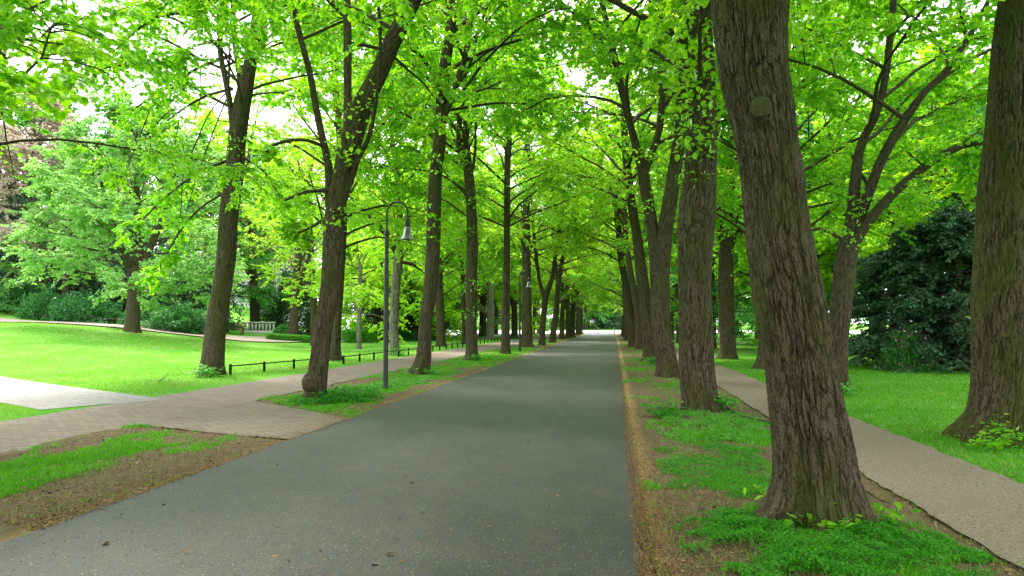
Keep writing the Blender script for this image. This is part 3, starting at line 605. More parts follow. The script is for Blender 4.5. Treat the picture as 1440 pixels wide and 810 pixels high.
# right row beyond the grit path
D1 = linden(10.64, [(1416,622,88),(1420,590,86),(1427,540,88),(1429,480,90),(1429,400,92),(1432,300,90),(1438,200,86),(1444,100,82),(1452,0,78),(1460,-60,74)],
  label='huge mossy linden with a flared root on the lawn beyond the grit path', seed=41, seg=320, ring=.014, depth=.026, H=17, zmin=6.2, size=.095, nl=20, flare=.8, bark_=BARKM, reach=5.5)
D2 = linden(18.08, [(1179,548,23),(1178,500,23),(1181,450,25),(1186,400,27),(1191,360,26),(1197,325,20),(1200,290,15),(1203,250,14),(1212,200,11),(1230,165,10),(1245,110,9),(1251,60,9),(1257,-10,8)],
  [[(1196,345,19),(1207,315,14),(1222,270,13),(1240,225,12),(1262,185,12),(1278,160,11),(1300,130,8),(1330,100,8),(1360,55,7),(1388,5,6)]],
  'linden forking low into dark limbs with one long limb arching right', seed=42, seg=80, ring=.045, depth=.013, H=15, zmin=5.8, bark_=BARKX, dens=2.3, n2=14, cut=lambda p: (p[:, 1] > 16.7) | (p[:, 2] > 6.6), dys=(-.8,),
  limbs=[lm(18.08,[(1194,350,20),(1210,328,14),(1228,303,13),(1255,273,12),(1290,243,11),(1320,221,10),(1350,206,9),(1390,199,7),(1425,204,5)],-1.4), lm(18.08,[(1180,335,6),(1165,325,5),(1148,322,4),(1130,330,2)],.8), lm(18.08,[(1222,262,5),(1208,240,4),(1196,215,3)],.8)],
  sprouts=spr(18.0,[(1190,330,.3,60),(1200,290,.25,70)]))
D3 = linden(26.15, [(1078,519,24),(1080,480,22),(1082,440,22),(1087,380,20),(1092,300,18),(1098,200,14),(1104,100,11)], label='linden mostly hidden behind the massive near trunk', seed=43, seg=40, ring=.1, depth=.013)
D4 = linden(33.2, [(1024,507,20),(1022,450,20),(1021,400,20),(1021,350,18),(1025,300,14),(1028,200,10),(1028,100,8),(1030,0,7)],
  [[(1019,350,12),(1010,310,10),(1001,270,8),(996,200,6)], [(1026,350,9),(1038,326,7),(1050,315,6),(1070,305,5)]], 'linden with crooked side limbs seen just right of the upright one', seed=44, seg=48, ring=.08, depth=.014, zmin=4.6, dys=(.5,-.5))
D5 = linden(47.3, [(1002,490,9),(1003,440,8),(1000,360,8),(1003,300,7),(1004,200,6)], label='slender linden deep along the grit path', seed=45, seg=20, zmin=4)
# knot on the second right trunk and burl/scar details
def lump(name, c, r, nrm, m, parent, seed=0, flat=.55):
    nrm = norm(np.array(nrm, float)); u = norm(np.cross(nrm, [0, 0, 1.])); v = np.cross(nrm, u); V = []; Q = []; nr, ns_ = 14, 28
    for i in range(nr):
        ph = (i/(nr-1))*math.pi*.62
        for j in range(ns_):
            t = 2*math.pi*j/ns_; rr = r*(1+.22*(noise3(np.array([math.cos(t)*1.7*math.sin(ph)]), np.array([math.sin(t)*1.7*math.sin(ph)]), np.array([ph*2.]), seed)[0]-.5)+.10*(noise3(np.array([math.cos(t)*6]), np.array([math.sin(t)*6]), np.array([ph*5.]), seed)[0]-.5))
            V.append(c+rr*(u*math.sin(ph)*math.cos(t)+v*math.sin(ph)*math.sin(t)+nrm*flat*math.cos(ph)))
    for i in range(nr-1):
        for j in range(ns_): Q.append((i*ns_+j, (i+1)*ns_+j, (i+1)*ns_+(j+1) % ns_, i*ns_+(j+1) % ns_))
    V = np.array(V); B = V*1.0
    return mkc(name, V, [np.array(Q)], m, parent, smooth=True, attrs={'bk': ('FLOAT_VECTOR', 'POINT', B)})
SCAR, _t, _b = mat('mossy_cut_wood'); _g = _t.nodes.new('ShaderNodeNewGeometry')
_t.links.new(ramp(_t, nz(_t, _g.outputs['Position'], 34, 5), [(.3, (.020, .018, .006)), (.7, (.060, .055, .014))]), _b.inputs['Base Color']); _b.inputs['Roughness'].default_value = .9
bump(_t, _b, nz(_t, _g.outputs['Position'], 60, 4), .6, .01)
def cam_n(p): v = np.array([0, 0, 1.6])-p; v[2] = 0; return norm(v)
lump('burl', burl_at+cam_n(burl_at)*.0, .20, cam_n(burl_at)+np.array([-.35, 0, .15]), BARK, A1, 3, .7)
p = PW(1070, 151, 5.815); lump('branch_scar', p+cam_n(p)*.005, .088, cam_n(p)+np.array([0, 0, .05]), SCAR, C1, 5, .22)
p = PW(983, 305, 13.14); lump('branch_scar', p, .085, cam_n(p), SCAR, C2, 6, .3)
p = PW(975, 326, 13.16); lump('burl', p, .08, cam_n(p), BARK, C2, 7, .7)

# --- shared lindens for the far ends of the rows and behind the viewpoint
def generic(name, x, y, H, r, seed, label, forks=1, lean=(0, 0), group=None, **k):
    rng = np.random.default_rng(seed); z = 0.0
    C = [[0, 0, 0, r], [lean[0]*.2, lean[1]*.2, 1.5, r*.92], [lean[0]*.5, lean[1]*.5, 3.2, r*.85], [lean[0], lean[1], 5.5, r*.72]]
    st_ = [C]; zz = 3.0
    for f in range(forks-1):
        a = rng.uniform(0, 6.28); st_.append([[lean[0]*.45, lean[1]*.45, zz, r*.6], [lean[0]*.5+math.cos(a)*.45, lean[1]*.5+math.sin(a)*.45, zz+1.3, r*.5], [lean[0]*.6+math.cos(a)*1.3, lean[1]*.6+math.sin(a)*1.3, zz+3.6, r*.4]])
    o = build_tree(name, (0, 0, 0), st_, H, k.pop('zmin', 3.4), seed, label, 'tree', group, **k); o.location = (x, y, float(gh(x, y))); return o
used = {}
def spot(px, py, Y): r = PW(px, py, Y); return r[0], Y
NL = []
def in_gap(x, y, rad): px = 720+F*math.tan(math.atan2(x, y)+YAW); hw = rad/y*1150; return 20 < y < 90 and px-hw < 372 and px+hw > 360 and x < 0
def place(key, proto, x, y, rz, label, s=1.0, group=None, sz=None):
    if in_gap(x, y, {'s': 1.7, 'b': 1.9}.get(key[0], 0)*s): return None
    o = proto if key not in used else copy_tree(proto); used[key] = 1
    o.location = (x, y, float(gh(x, y))-.02); o.rotation_euler = (0, 0, rz); o.scale = (s, s, sz or s); o['label'] = label
    if group: o['group'] = group
    return o
LV = [generic('linden_tree', 0, 0, 17, .33, 101, 'x', 1, (.2, .1), group='lindens lining the avenue'),
      generic('linden_tree', 0, 0, 16, .30, 102, 'x', 2, (.3, 0), group='lindens lining the avenue', leaf=LEAFY, dens=1.9, n3=7, elev=(.6, 1.2)),
      generic('linden_tree', 0, 0, 18, .36, 103, 'x', 3, (-.3, .2), group='lindens lining the avenue', leaf=LEAFY, dens=1.9, n3=7, elev=(.6, 1.2))]
ROWN = lambda x: 'the roadside row left of the road' if -7 < x < 0 else 'the roadside row right of the road' if 0 <= x < 3 else 'the row beyond the paved path' if x < -7 else 'the row beyond the grit path'
rows = [(-5.35, 73), (-4.95, 77), (-4.9, 82), (-5.2, 90), (-5.0, 98), (-5.1, 107), (1.3, 78), (1.3, 86), (1.2, 94), (1.4, 103), (1.3, 112),
        (-11.2, 80), (-11.3, 89), (-11.2, 99), (-11.5, 109), (5.3, 60), (5.4, 70), (5.2, 80), (5.3, 92), (5.4, 104)]
for i, (x, y) in enumerate(rows):
    place('L%d' % (i % 3), LV[i % 3], x, y, i*1.9, 'small distant linden at the far end of '+ROWN(x), .85+.1*((i*7) % 3), 'far lindens of the avenue')
for i, (x, y) in enumerate([(-6.2, 1.5), (-6.0, -7), (1.7, -4), (1.6, -12), (-12.6, 7.5), (-12.4, -2), (5.4, 1.5), (5.4, -7)]):  # out-of-view trees added so their canopy shades the near road
    place('L%d' % (i % 3), LV[i % 3], x, y, i*2.3+1, 'unseen linden added behind the viewpoint to shade the foreground', 1.0, 'unseen lindens added behind the viewpoint')
# --- background trees
def broad(seed, H, r, leaf, **k):
    a = dict(zmin=2.2, reach=H*.46, dens=3.4, n2=12, n3=9, nl=13, size=.19, simple_leaf=True, elev=(.05, 1.1), droop=-.03, seg=20, ring=.3, twigs=False)
    a.update(k); return generic('broadleaf_tree', 0, 0, H, r, seed, 'x', k.get('fk', 3) if False else 3, (.2, 0), leaf=leaf, **a)
BV = [broad(201, 13, .42, LEAFB), broad(202, 15, .34, LEAFM), broad(203, 14, .36, LEAFY), broad(204, 12, .30, LEAFP)]
KIND = {0: 'pale green spreading', 1: 'mid-green', 2: 'yellow-green', 3: 'purple brown'}
BT = [('bv0', *spot(186, 455, 40), .4, 1.0, 'spreading pale green tree with a short thick trunk on the lawn edge', 0),
      ('bv0', *spot(92, 450, 50), 2.4, .85, 'pale green tree at the far left above the wooded bank', 0),
      ('bv0', -22.5, 66, 4.4, .95, 'pale green tree beside the gap where the house shows', 0),
      ('bv3', *spot(30, 450, 54), .5, 1.4, 'purple brown tree rising behind the pale green ones', 3),
      ('bv3', -24, 82, 1.5, 1.2, 'purple brown tree far behind the lawn, seen past the burled linden', 3)]
for key, x, y, rz, s, lab, v in BT: place(key, BV[v], x, y, rz, lab, s)
k = 0
for x, y, v, s in [(-70, 56, 1, 1.2), (-36, 62, 1, 1.1), (-56, 72, 0, 1.1), (-66, 70, 1, 1.3), (-40, 78, 1, 1.3), (-30, 92, 1, 1.2), (-29, 57, 1, .85), (-16.5, 99, 1, .9), (-48, 96, 1, 1.5), (-62, 86, 1, 1.4), (-38, 128, 1, 1.0), (-30, 53.5, 1, .7)]:
    place('bv%d' % v, BV[v], x, y, k*1.7, KIND[v]+' tree crowded in the dark wood behind the left lawn', s, 'trees in the wood behind the left lawn'); k += 1
for x, y, v, s in [(15, 44, 2, .95), (17.5, 36, 2, 1.05), (10.5, 46, 1, 1.0), (22, 30, 1, 1.15), (27, 40, 2, 1.2), (18, 52, 1, 1.2), (12, 62, 2, 1.1), (30, 56, 1, 1.3), (40, 48, 1, 1.4), (24, 70, 2, 1.3), (13, 80, 1, 1.2), (36, 80, 1, 1.5), (16, 100, 1, 1.3), (26, 118, 1, 1.3), (20, 19, 2, 1.0)]:
    place('bv%d' % v, BV[v], x, y, k*1.7, KIND[v]+' leafy tree filling the park beyond the right lawn', s, 'park trees beyond the right lawn'); k += 1
for x, y, v, s in [(-19.5, 62, 2, .9), (-18.5, 73, 2, 1.3), (-16, 86, 2, 1.3), (-25, 84, 2, 1.5), (-20, 100, 2, 1.5)]:
    place('bv%d' % v, BV[v], x, y, k*1.7, 'yellow-green tree on the lawn beyond the railing', s, 'yellow-green trees beyond the railing'); k += 1
for i, (x, y, v, s) in enumerate([(-9.5, 172, 2, 1.1), (-6.8, 173, 1, 1.2), (1.5, 188, 1, 1.3), (9, 182, 1, 1.2), (18, 178, 0, 1.2), (-18, 182, 1, 1.3), (-30, 176, 2, 1.3), (28, 172, 1, 1.4), (-44, 178, 1, 1.5), (-3, 205, 2, 1.6), (-14, 215, 1, 1.9), (10, 215, 2, 1.9), (26, 210, 1, 1.9), (-34, 210, 1, 1.9)]):
    place('bv%d' % v, BV[v], x, y, i*1.3, KIND[v]+' tree across the street where the avenue ends', s, 'trees across the far street')
# young tree on the lawn
yt = generic('young_tree', 0, 0, 7.5, .16, 301, 'young tree with a slim pale trunk alone on the left lawn', 1, (0, 0), leaf=LEAFY, bark_=BARKG, zmin=2.2, reach=3.6, n2=8, n3=7, nl=11, size=.15, simple_leaf=True, seg=16, ring=.25, flare=.3, twigs=False, elev=(-.05, 1.0))
p = G0(505, 474, .35); yt.location = (p[0]*.68, p[1]*.68, float(gh(p[0]*.68, p[1]*.68)))

for i, (x, y, s) in enumerate([(-25.5, 54, 1.2), (-33, 62, 1.3), (-21, 48, .95)]): place('L%d' % (1+i % 2), LV[1+i % 2], x, y, i*2.0, 'tall yellow-green linden on the far side of the left lawn', s, 'tall lindens beyond the left lawn')
# --- shrubs, conifers, willow
def bush(name, seed, n, size, leaf, shape, stems=10, label='', cat='shrub', lump_=.35, simple_leaf=True, up=0.0, hollow=.55):
    """shape(dirs)->radius vector; leaves fill the outer part of the volume in clumps"""
    rng = np.random.default_rng(seed); root = empty(name, (0, 0, 0)); tag(root, label, cat)
    d = norm(rng.normal(0, 1, (n, 3))); d[:, 2] = np.abs(d[:, 2])*1.0-.12
    f = hollow+(1-hollow)*rng.uniform(0, 1, n)**.6; q = 1+lump_*(noise3(d[:, 0]*3.2+5, d[:, 1]*3.2+5, d[:, 2]*3.2, seed)-.5)*2+.16*(noise3(d[:, 0]*9, d[:, 1]*9, d[:, 2]*9, seed+1)-.5)*2
    P = d*np.array(shape)*(f*q)[:, None]; P[:, 2] = np.maximum(P[:, 2], .03)
    V, Q, rn = leaves(rng, P, d+rng.normal(0, .6, (n, 3))+np.array([0, 0, up]), size, .7, simple_leaf)
    sd_ = norm(np.stack([rng.normal(0, 1, stems), rng.normal(0, 1, stems), rng.uniform(.6, 2, stems)], -1))
    PP = grow(rng, np.zeros((stems, 3))+rng.normal(0, .08, (stems, 3))*np.array([1, 1, 0]), sd_, np.full(stems, min(shape)*.8), 5, .1, np.zeros(stems))
    Vb, Qb, B = tubes(PP, np.full((stems, 1), .03)*np.linspace(1, .3, 5), 5)
    mk('stems', Vb, [Qb], BARKT, root, smooth=True, attrs={'bk': ('FLOAT_VECTOR', 'POINT', B)})
    mk('foliage', V, [Q], leaf, root, attrs={'rnd': ('FLOAT', 'FACE', rn)}); return root
SH = [bush('shrub', 401, 9000, .13, LEAFS, (2.2, 1.8, 1.7)), bush('shrub', 402, 9000, .12, LEAFS, (2.0, 1.8, 1.5)), bush('evergreen_shrub', 403, 12000, .14, LEAFD, (2.4, 2.2, 3.4))]
k = 0
for x, y, v, s, sz in [(-30, 45.5, 0, 1.1, 1), (-34, 47.5, 1, 1.1, 1.1), (-37.5, 46.2, 0, 1.2, 1), (-41, 47, 1, 1.2, 1.2), (-45, 48.5, 0, 1.3, 1.1), (-49.5, 49.5, 1, 1.3, 1.2), (-54, 51, 0, 1.4, 1.2), (-27.5, 51, 1, 1.0, 1), (-60, 51, 1, 1.4, 1.1),
                       (-24.5, 66.5, 0, .9, .8), (-21.0, 68.5, 0, 1.0, .7), (-18.2, 66, 0, .8, .6)]:
    place('sh%d' % v, SH[v], x, y, k*2.1, ('blue-green' if v else 'dark green')+(' rounded shrub near the young tree' if x > -25 else ' rounded shrub in the border along the back of the left lawn'), s, 'shrubs behind the left lawn', sz*s); k += 1
for x, y, s, sz in [(-33, 51, 1.5, 1.5), (-38.5, 52, 1.6, 1.7), (-44, 54, 1.6, 1.7), (-50, 55.5, 1.7, 1.6), (-57, 58, 1.8, 1.7), (-24.5, 74, 1.4, 1.8), (-21, 75, 1.3, 1.7), (-29.8, 63, 1.2, 1.9), (-64, 60, 1.8, 1.8)]:
    place('sh2', SH[2], x, y, k*2.1, 'dark evergreen shrub in the shade of the left wood', s, 'dark evergreens in the left wood', sz*s); k += 1
for x, y, v, s, sz in [(-6, 178, 2, 1.6, 1.2), (0, 176, 2, 1.7, 1.3), (5, 177, 2, 1.7, 1.2), (10, 174, 0, 2.0, 1.4), (-12, 178, 0, 1.8, 1.4), (16, 176, 0, 2.0, 1.5)]:
    place('sh%d' % v, SH[v], x, y, k*2.1, 'dark shrub across the street where the avenue ends', s, 'shrubs across the far street', sz*s); k += 1
# round clipped bush, low hedges, tall hedge
rb = bush('round_bush', 410, 9000, .07, LEAFM, (.95, .95, 1.25), label='clipped egg-shaped bush beside the white wall', lump_=.05, hollow=.8)
def spot(px, py, Y): r = PW(px, py, Y); return r[0], Y
x, y = spot(399, 455, 55); rb.location = (x, y, float(gh(x, y)))
def hedge(name, label, a, b_, hgt, dep, leaf, n, seed, size=.08):
    rng = np.random.default_rng(seed); a = np.array(a, float); b_ = np.array(b_, float); L_ = np.linalg.norm(b_-a); t = rng.uniform(0, 1, n); q = rng.uniform(-1, 1, n); zz = rng.uniform(0, 1, n)
    face = rng.integers(0, 3, n); q = np.where(face == 0, np.sign(q)*.96, q); zz = np.where(face == 1, .97, zz); d = (b_-a)/L_; nn = np.array([-d[1], d[0]])
    P2 = a+(b_-a)*t[:, None]+nn*(q*dep/2)[:, None]; z = gh(P2[:, 0], P2[:, 1])+zz*hgt*(1+.10*(noise2(t*L_*1.2, t*0, seed)-.5))
    P = np.stack([P2[:, 0], P2[:, 1], z], -1)+rng.normal(0, .04, (n, 3)); V, Q, rn = leaves(rng, P, rng.normal(0, 1, (n, 3))+np.array([0, 0, .4]), size, .9, True)
    o = mk(name, V, [Q], leaf, None, attrs={'rnd': ('FLOAT', 'FACE', rn)}); return tag(o, label, 'hedge')
hedge('hedge', 'low clipped hedge strip along the lawn edge near the white wall', spot(375, 462, 50), spot(440, 462, 52), .45, .7, HEDGE, 9000, 71)
hedge('hedge', 'tall clipped hedge with a yellow-green top before the house', spot(352, 455, 64), spot(392, 455, 66), 2.3, .8, LEAFM, 9000, 72, .11)
hedge('hedge', 'bright low hedge behind the young tree', spot(484, 466, 56), spot(530, 466, 58), 1.05, 1.2, HEDGE, 9000, 73, .1)
# weeping willow
rng = np.random.default_rng(77); wx, wy = -20.5, 78.0
wz = float(gh(wx, wy)); wroot = empty('weeping_willow', (wx, wy, wz)); tag(wroot, 'mint green weeping willow trailing strands by the far street', 'tree')
V, Q, B = stem_mesh(np.array([[wx, wy, wz-.1, .4], [wx+.1, wy, wz+2, .34], [wx+.2, wy, wz+4.5, .28], [wx, wy, wz+8, .1]]), wz, 20, .3, .6, rng, .01)
mkc('trunk', V, [Q], BARK, wroot, smooth=True, attrs={'bk': ('FLOAT_VECTOR', 'POINT', B)})
na = 60; a = rng.uniform(0, 6.28, na); O = np.stack([wx+0*a, wy+0*a, wz+rng.uniform(4, 8, na)], -1); D = np.stack([np.cos(a)*.8, np.sin(a)*.8, rng.uniform(.4, 1, na)], -1)
P1 = grow(rng, O, D, rng.uniform(3, 5.5, na), 8, .06, np.full(na, -.09)); V1, Q1, B1_ = tubes(P1, np.full((na, 1), .05)*np.linspace(1, .2, 8), 5)
mkc('branches', V1, [Q1], BARKT, wroot, smooth=True, attrs={'bk': ('FLOAT_VECTOR', 'POINT', B1_)})
t = rng.uniform(.25, 1, (na, 14)); o2, _ = at_t(P1, t); o2 = o2.reshape(-1, 3); m = len(o2); Ls = np.maximum(o2[:, 2]-wz-rng.uniform(.8, 3.5, m), .8)
tt = rng.uniform(0, 1, (m, 45)); P = o2[:, None]+np.stack([rng.normal(0, .12, tt.shape), rng.normal(0, .12, tt.shape), -tt*Ls[:, None]], -1)
V, Q, rn = leaves(rng, P.reshape(-1, 3), np.tile([0, 0, -1.], (m*45, 1)), .24, 1, True); mkc('crown', V, [Q], LEAFW, wroot, attrs={'rnd': ('FLOAT', 'FACE', rn)})
# dark yew group on the right: drooping sprays
def yew(seed, H, rad, label):
    rng = np.random.default_rng(seed); root = empty('yew_tree', (0, 0, 0)); tag(root, label, 'tree', 'dark yews at the edge of the right lawn')
    C = np.array([[0, 0, -.1, .24], [.1, 0, H*.4, .17], [0, .1, H*.95, .04]]); V, Q, B = stem_mesh(C, 0, 16, .3, .5, rng, .01); mk('trunk', V, [Q], BARKT, root, smooth=True, attrs={'bk': ('FLOAT_VECTOR', 'POINT', B)})
    n = 120; z = H*rng.uniform(.02, .97, n); a = rng.uniform(0, 6.28, n); f = z/H; L_ = rad*(1-f**1.7)*rng.uniform(.45, 1.25, n)+.3
    O = np.stack([0*a, 0*a, z], -1); D = np.stack([np.cos(a), np.sin(a), rng.uniform(.1, .5, n)], -1); P1 = grow(rng, O, D, L_, 8, .07, np.full(n, -.10)); P1[:, :, 2] = np.maximum(P1[:, :, 2], .12)
    V, Q, B = tubes(P1, np.full((n, 1), .03)*np.linspace(1, .2, 8), 4); mk('branches', V, [Q], BARKT, root, smooth=True, attrs={'bk': ('FLOAT_VECTOR', 'POINT', B)})
    t = rng.uniform(.25, 1, (n, 20)); o2, d1 = at_t(P1, t); o2 = o2.reshape(-1, 3); d1 = d1.reshape(-1, 3); m = len(o2); sd = norm(np.cross(d1, [0, 0, 1.]))*np.where(np.arange(m) % 2, 1, -1)[:, None]
    P2 = grow(rng, o2, d1*.8+sd*rng.uniform(.3, 1, (m, 1))+rng.normal(0, .2, (m, 3)), rng.uniform(.3, .75, m), 4, .08, np.full(m, -.12)); t = rng.uniform(0, 1, (m, 18)); lp, ld = at_t(P2, t); lp = lp.reshape(-1, 3); ld = ld.reshape(-1, 3); q = len(lp)
    sl = norm(np.cross(ld, [0, 0, 1.]))*np.where(np.arange(q) % 2, 1, -1)[:, None]; T = LT[[0, 2, 3, 4]]*np.array([.45, 1, 1])
    V, Q, rn = leaves(rng, lp, ld*.8+sl*.7, .11, .5, True); V = np.asarray(V); mk('crown', V, [Q], LEAFD, root, attrs={'rnd': ('FLOAT', 'FACE', rn)}); return root
YW = yew(501, 5.7, 3.1, 'x')
k = 0
for px, Y, s, lab in [(1255, 29.0, .85, 'dark yew, nearest to the limb-arched linden, low skirts on the lawn'), (1300, 27.5, 1.0, 'dark yew in the middle of the group with blossom showing at its foot'), (1352, 26.2, 1.05, 'blue-black yew half behind the huge mossy linden'), (1440, 28, 1.1, 'dark yew hidden behind the huge mossy linden')]:
    x, y = spot(px, 500, Y); place('yw', YW, x, y, k*1.9, lab, s*.94, 'dark yews at the edge of the right lawn'); k += 1
# blossom shrub beyond the yews
bl = bush('flowering_shrub', 420, 5000, .12, LEAFM, (1.3, 1.0, 1.5), label='shrub dotted with pink blossom glimpsed beside the yews')
rng = np.random.default_rng(5); d = norm(rng.normal(0, 1, (110, 3))); d[:, 2] = np.abs(d[:, 2]); V, Q, rn = leaves(rng, d*np.array([1.35, 1.05, 1.5])*rng.uniform(.85, 1.05, (110, 1)), d, .13, 1, True)
mk('blossom', V, [Q], BLOSSOM, bl, attrs={'rnd': ('FLOAT', 'FACE', rn)}); x, y = spot(1277, 500, 25.9); bl.location = (x, y, .1); bl.scale = (.55, .55, .9)

# --- house and white wall seen through the gap
WALLP = simple('pink_render', (.62, .33, .26), .85, 0, .06, 2); WALLW = simple('white_render', (.60, .58, .57), .85, 0, .05, 3); ROOF = simple('roof_tile', (.35, .12, .07), .8, 0, .25, 6); GLASS = simple('window_glass', (.05, .06, .08), .1, 0, .1); WOOD = simple('weathered_wood', (.20, .15, .10), .85)
hx, hy = spot(362, 440, 92); hz = float(gh(hx, hy)); h = empty('house', (hx, hy, hz)); tag(h, 'pink and white house glimpsed through the gap in the left trees', 'house')
m = MB(); m.box((hx, hy, hz+2.6), (6, 4, 2.6)); m.build('wall', WALLW, h); m = MB(); m.box((hx, hy, hz+6.6), (6.02, 4.02, 1.4)); m.build('upper_wall', WALLP, h)
m = MB(); m.add([(hx-6.6, hy-4.6, hz+8), (hx+6.6, hy-4.6, hz+8), (hx+6.6, hy+4.6, hz+8), (hx-6.6, hy+4.6, hz+8), (hx-5, hy, hz+11.5), (hx+5, hy, hz+11.5)], [(0, 1, 5, 4), (2, 3, 4, 5), (3, 2, 1, 0)], [(1, 2, 5), (3, 0, 4)]); rf = m.build('roof', ROOF, h)
m = MB(); m.box((hx+2, hy+.5, hz+11.2), (.5, .4, 1.2)); m.build('chimney', ROOF, rf, world=False).parent = rf
bpy.data.objects['chimney'].location = (-hx, -hy, -hz)
for wxx in (-4.5, -1.8, 1.2, 4.2):
    for z in (1.9, 6.4):
        m = MB(); m.box((hx+wxx, hy-4.05, hz+z), (.62, .05, .85)); f = m.build('window', WALLW, h); m = MB(); m.box((wxx, -4.12, z), (.5, .03, .72)); m.build('pane', GLASS, f, world=False)
x, y = spot(365, 455, 58); z = float(gh(x, y)); wl = empty('garden_wall', (x, y, z)); tag(wl, 'low white balustrade wall at the back of the left lawn', 'wall')
m = MB(); m.box((x, y, z+.95), (1.45, .14, .06)); m.build('coping', WALLW, wl); m = MB(); m.box((x, y, z+.12), (1.4, .1, .12)); m.build('plinth', WALLW, wl)
for i in range(9): m = MB(); m.box((x-1.3+i*.325, y, z+.56), (.07, .07, .33)); m.build('baluster', WALLW, wl)
x, y = spot(330, 462, 52); z = float(gh(x, y)); bn = empty('wooden_bench', (x, y, z)); tag(bn, 'brown wooden bench at the back of the lawn left of the white wall', 'bench')
m = MB(); [m.box((x, y-.2+i*.14, z+.45), (.8, .06, .02)) for i in range(4)]; m.build('seat', WOOD, bn); m = MB(); [m.box((x, y+.3, z+.6+i*.13), (.8, .02, .05)) for i in range(3)]; m.build('backrest', WOOD, bn)
for i in (-1, 1): m = MB(); m.box((x+i*.65, y, z+.215), (.04, .24, .215)); m.build('leg', WOOD, bn)

# --- street lamps
IRON = simple('black_iron', (.022, .026, .022), .45, .3, .3, 20)
MILK, t_, b_ = mat('frosted_glass'); b_.inputs['Base Color'].default_value = (.085, .085, .082, 1); b_.inputs['Roughness'].default_value = .35; b_.inputs['Transmission Weight'].default_value = .35
p = G0(542, 548); lx, ly = p[0], p[1]
lp_ = empty('street_lamp', (lx, ly, 0)); tag(lp_, 'near black gooseneck lamp with a bell-shaped frosted shade', 'street lamp', 'gooseneck lamps along the left verge')
m = MB(); m.lathe((lx, ly, 0), [(.075, -.05), (.075, .06), (.066, .10), (.060, .2), (.060, 2.0), (.052, 3.0), (.050, 3.62)], 24); m.build('pole', IRON, lp_, smooth=True)
m = MB(); m.lathe((lx, ly, 0), [(.05, 3.60), (.066, 3.62), (.066, 3.68), (.05, 3.71), (.032, 3.76)], 20); m.build('collar', IRON, lp_, smooth=True)
a = np.linspace(math.pi, 0, 22); rr = .26; P = [(lx, ly, 3.65), (lx, ly, 3.95)]+[(lx+rr+rr*math.cos(q), ly, 4.12+rr*math.sin(q)*1.05) for q in a]+[(lx+2*rr, ly, 4.0)]
m = MB(); m.tube(P, [.024]*len(P), 12); m.build('gooseneck', IRON, lp_, smooth=True)
sx = lx+2*rr
m = MB(); m.lathe((sx, ly, 0), [(.0, 4.04), (.032, 4.04), (.036, 3.99), (.058, 3.98), (.064, 3.90), (.066, 3.80), (.058, 3.79)], 20); m.build('lamp_holder', IRON, lp_, smooth=True)
m = MB(); m.lathe((sx, ly, 0), [(.058, 3.80), (.078, 3.75), (.092, 3.70), (.108, 3.63), (.132, 3.56), (.160, 3.51), (.164, 3.502), (.155, 3.506), (.124, 3.565), (.10, 3.63), (.084, 3.70), (.07, 3.745), (.05, 3.79)], 28); m.build('lamp_shade', MILK, lp_, smooth=True)
lp_.scale = (1, 1, 1.042)
for (px, py, lab) in [(731, 495, 'second gooseneck lamp, slim beside the thick upright linden'), (781, 482, 'third gooseneck lamp, tiny by the leaning linden')]:
    q = G0(px, py); c = copy_tree(lp_); c.location = (q[0], q[1], 0); c['label'] = lab
lp_.scale = (1, 1, 1.042)
# --- railings
def railing(label, pts, sp, hgt, r=.022):
    pts = np.array(pts, float); d = np.concatenate([[0], np.cumsum(np.linalg.norm(np.diff(pts, axis=0), axis=1))]); n = int(d[-1]/sp)+1; t = np.arange(n)*sp
    X = np.interp(t, d, pts[:, 0]); Y = np.interp(t, d, pts[:, 1]); Z = gh(X, Y); root = empty('low_railing', (X[0], Y[0], Z[0])); tag(root, label, 'railing')
    P = np.stack([X, Y, Z+hgt-.01], -1); m = MB(); m.tube(P, [r]*n, 8); m.build('rail', IRON, root, smooth=True)
    for i in range(min(n, 100)): m = MB(); m.lathe((X[i], Y[i], Z[i]), [(.0, -.05), (.045, -.05), (.042, hgt), (.05, hgt+.005), (.045, hgt+.045), (0, hgt+.06)], 8); m.build('post', IRON, root, smooth=True)
    return root
railing('low black railing along the lawn side of the paved path', [(-11.75, 20.6), (-10.6, 27), (-10.35, 34), (-10.3, 60), (-10.3, 104)], 1.62, .30)
railing('low dark railing along the back of the left lawn', [(-62, 47.5), (-44, 46.3), (-38, 44.2), (-28, 47.5)], 2.0, .42)
# small posts where the road meets the street
GREY = simple('painted_metal', (.18, .18, .18), .5)
for i, (px, lab) in enumerate([(864, 'grey post at the right edge where the road meets the street'), (841, 'small pale post in the middle of the road end')]):
    q = G0(px, 469.0); m = MB(); m.lathe((q[0], q[1], 0), [(0, -.02), (.09, 0), (.09, .9), (.07, .96), (0, .98)], 10); tag(m.build('bollard', GREY, None, smooth=True), lab, 'bollard')

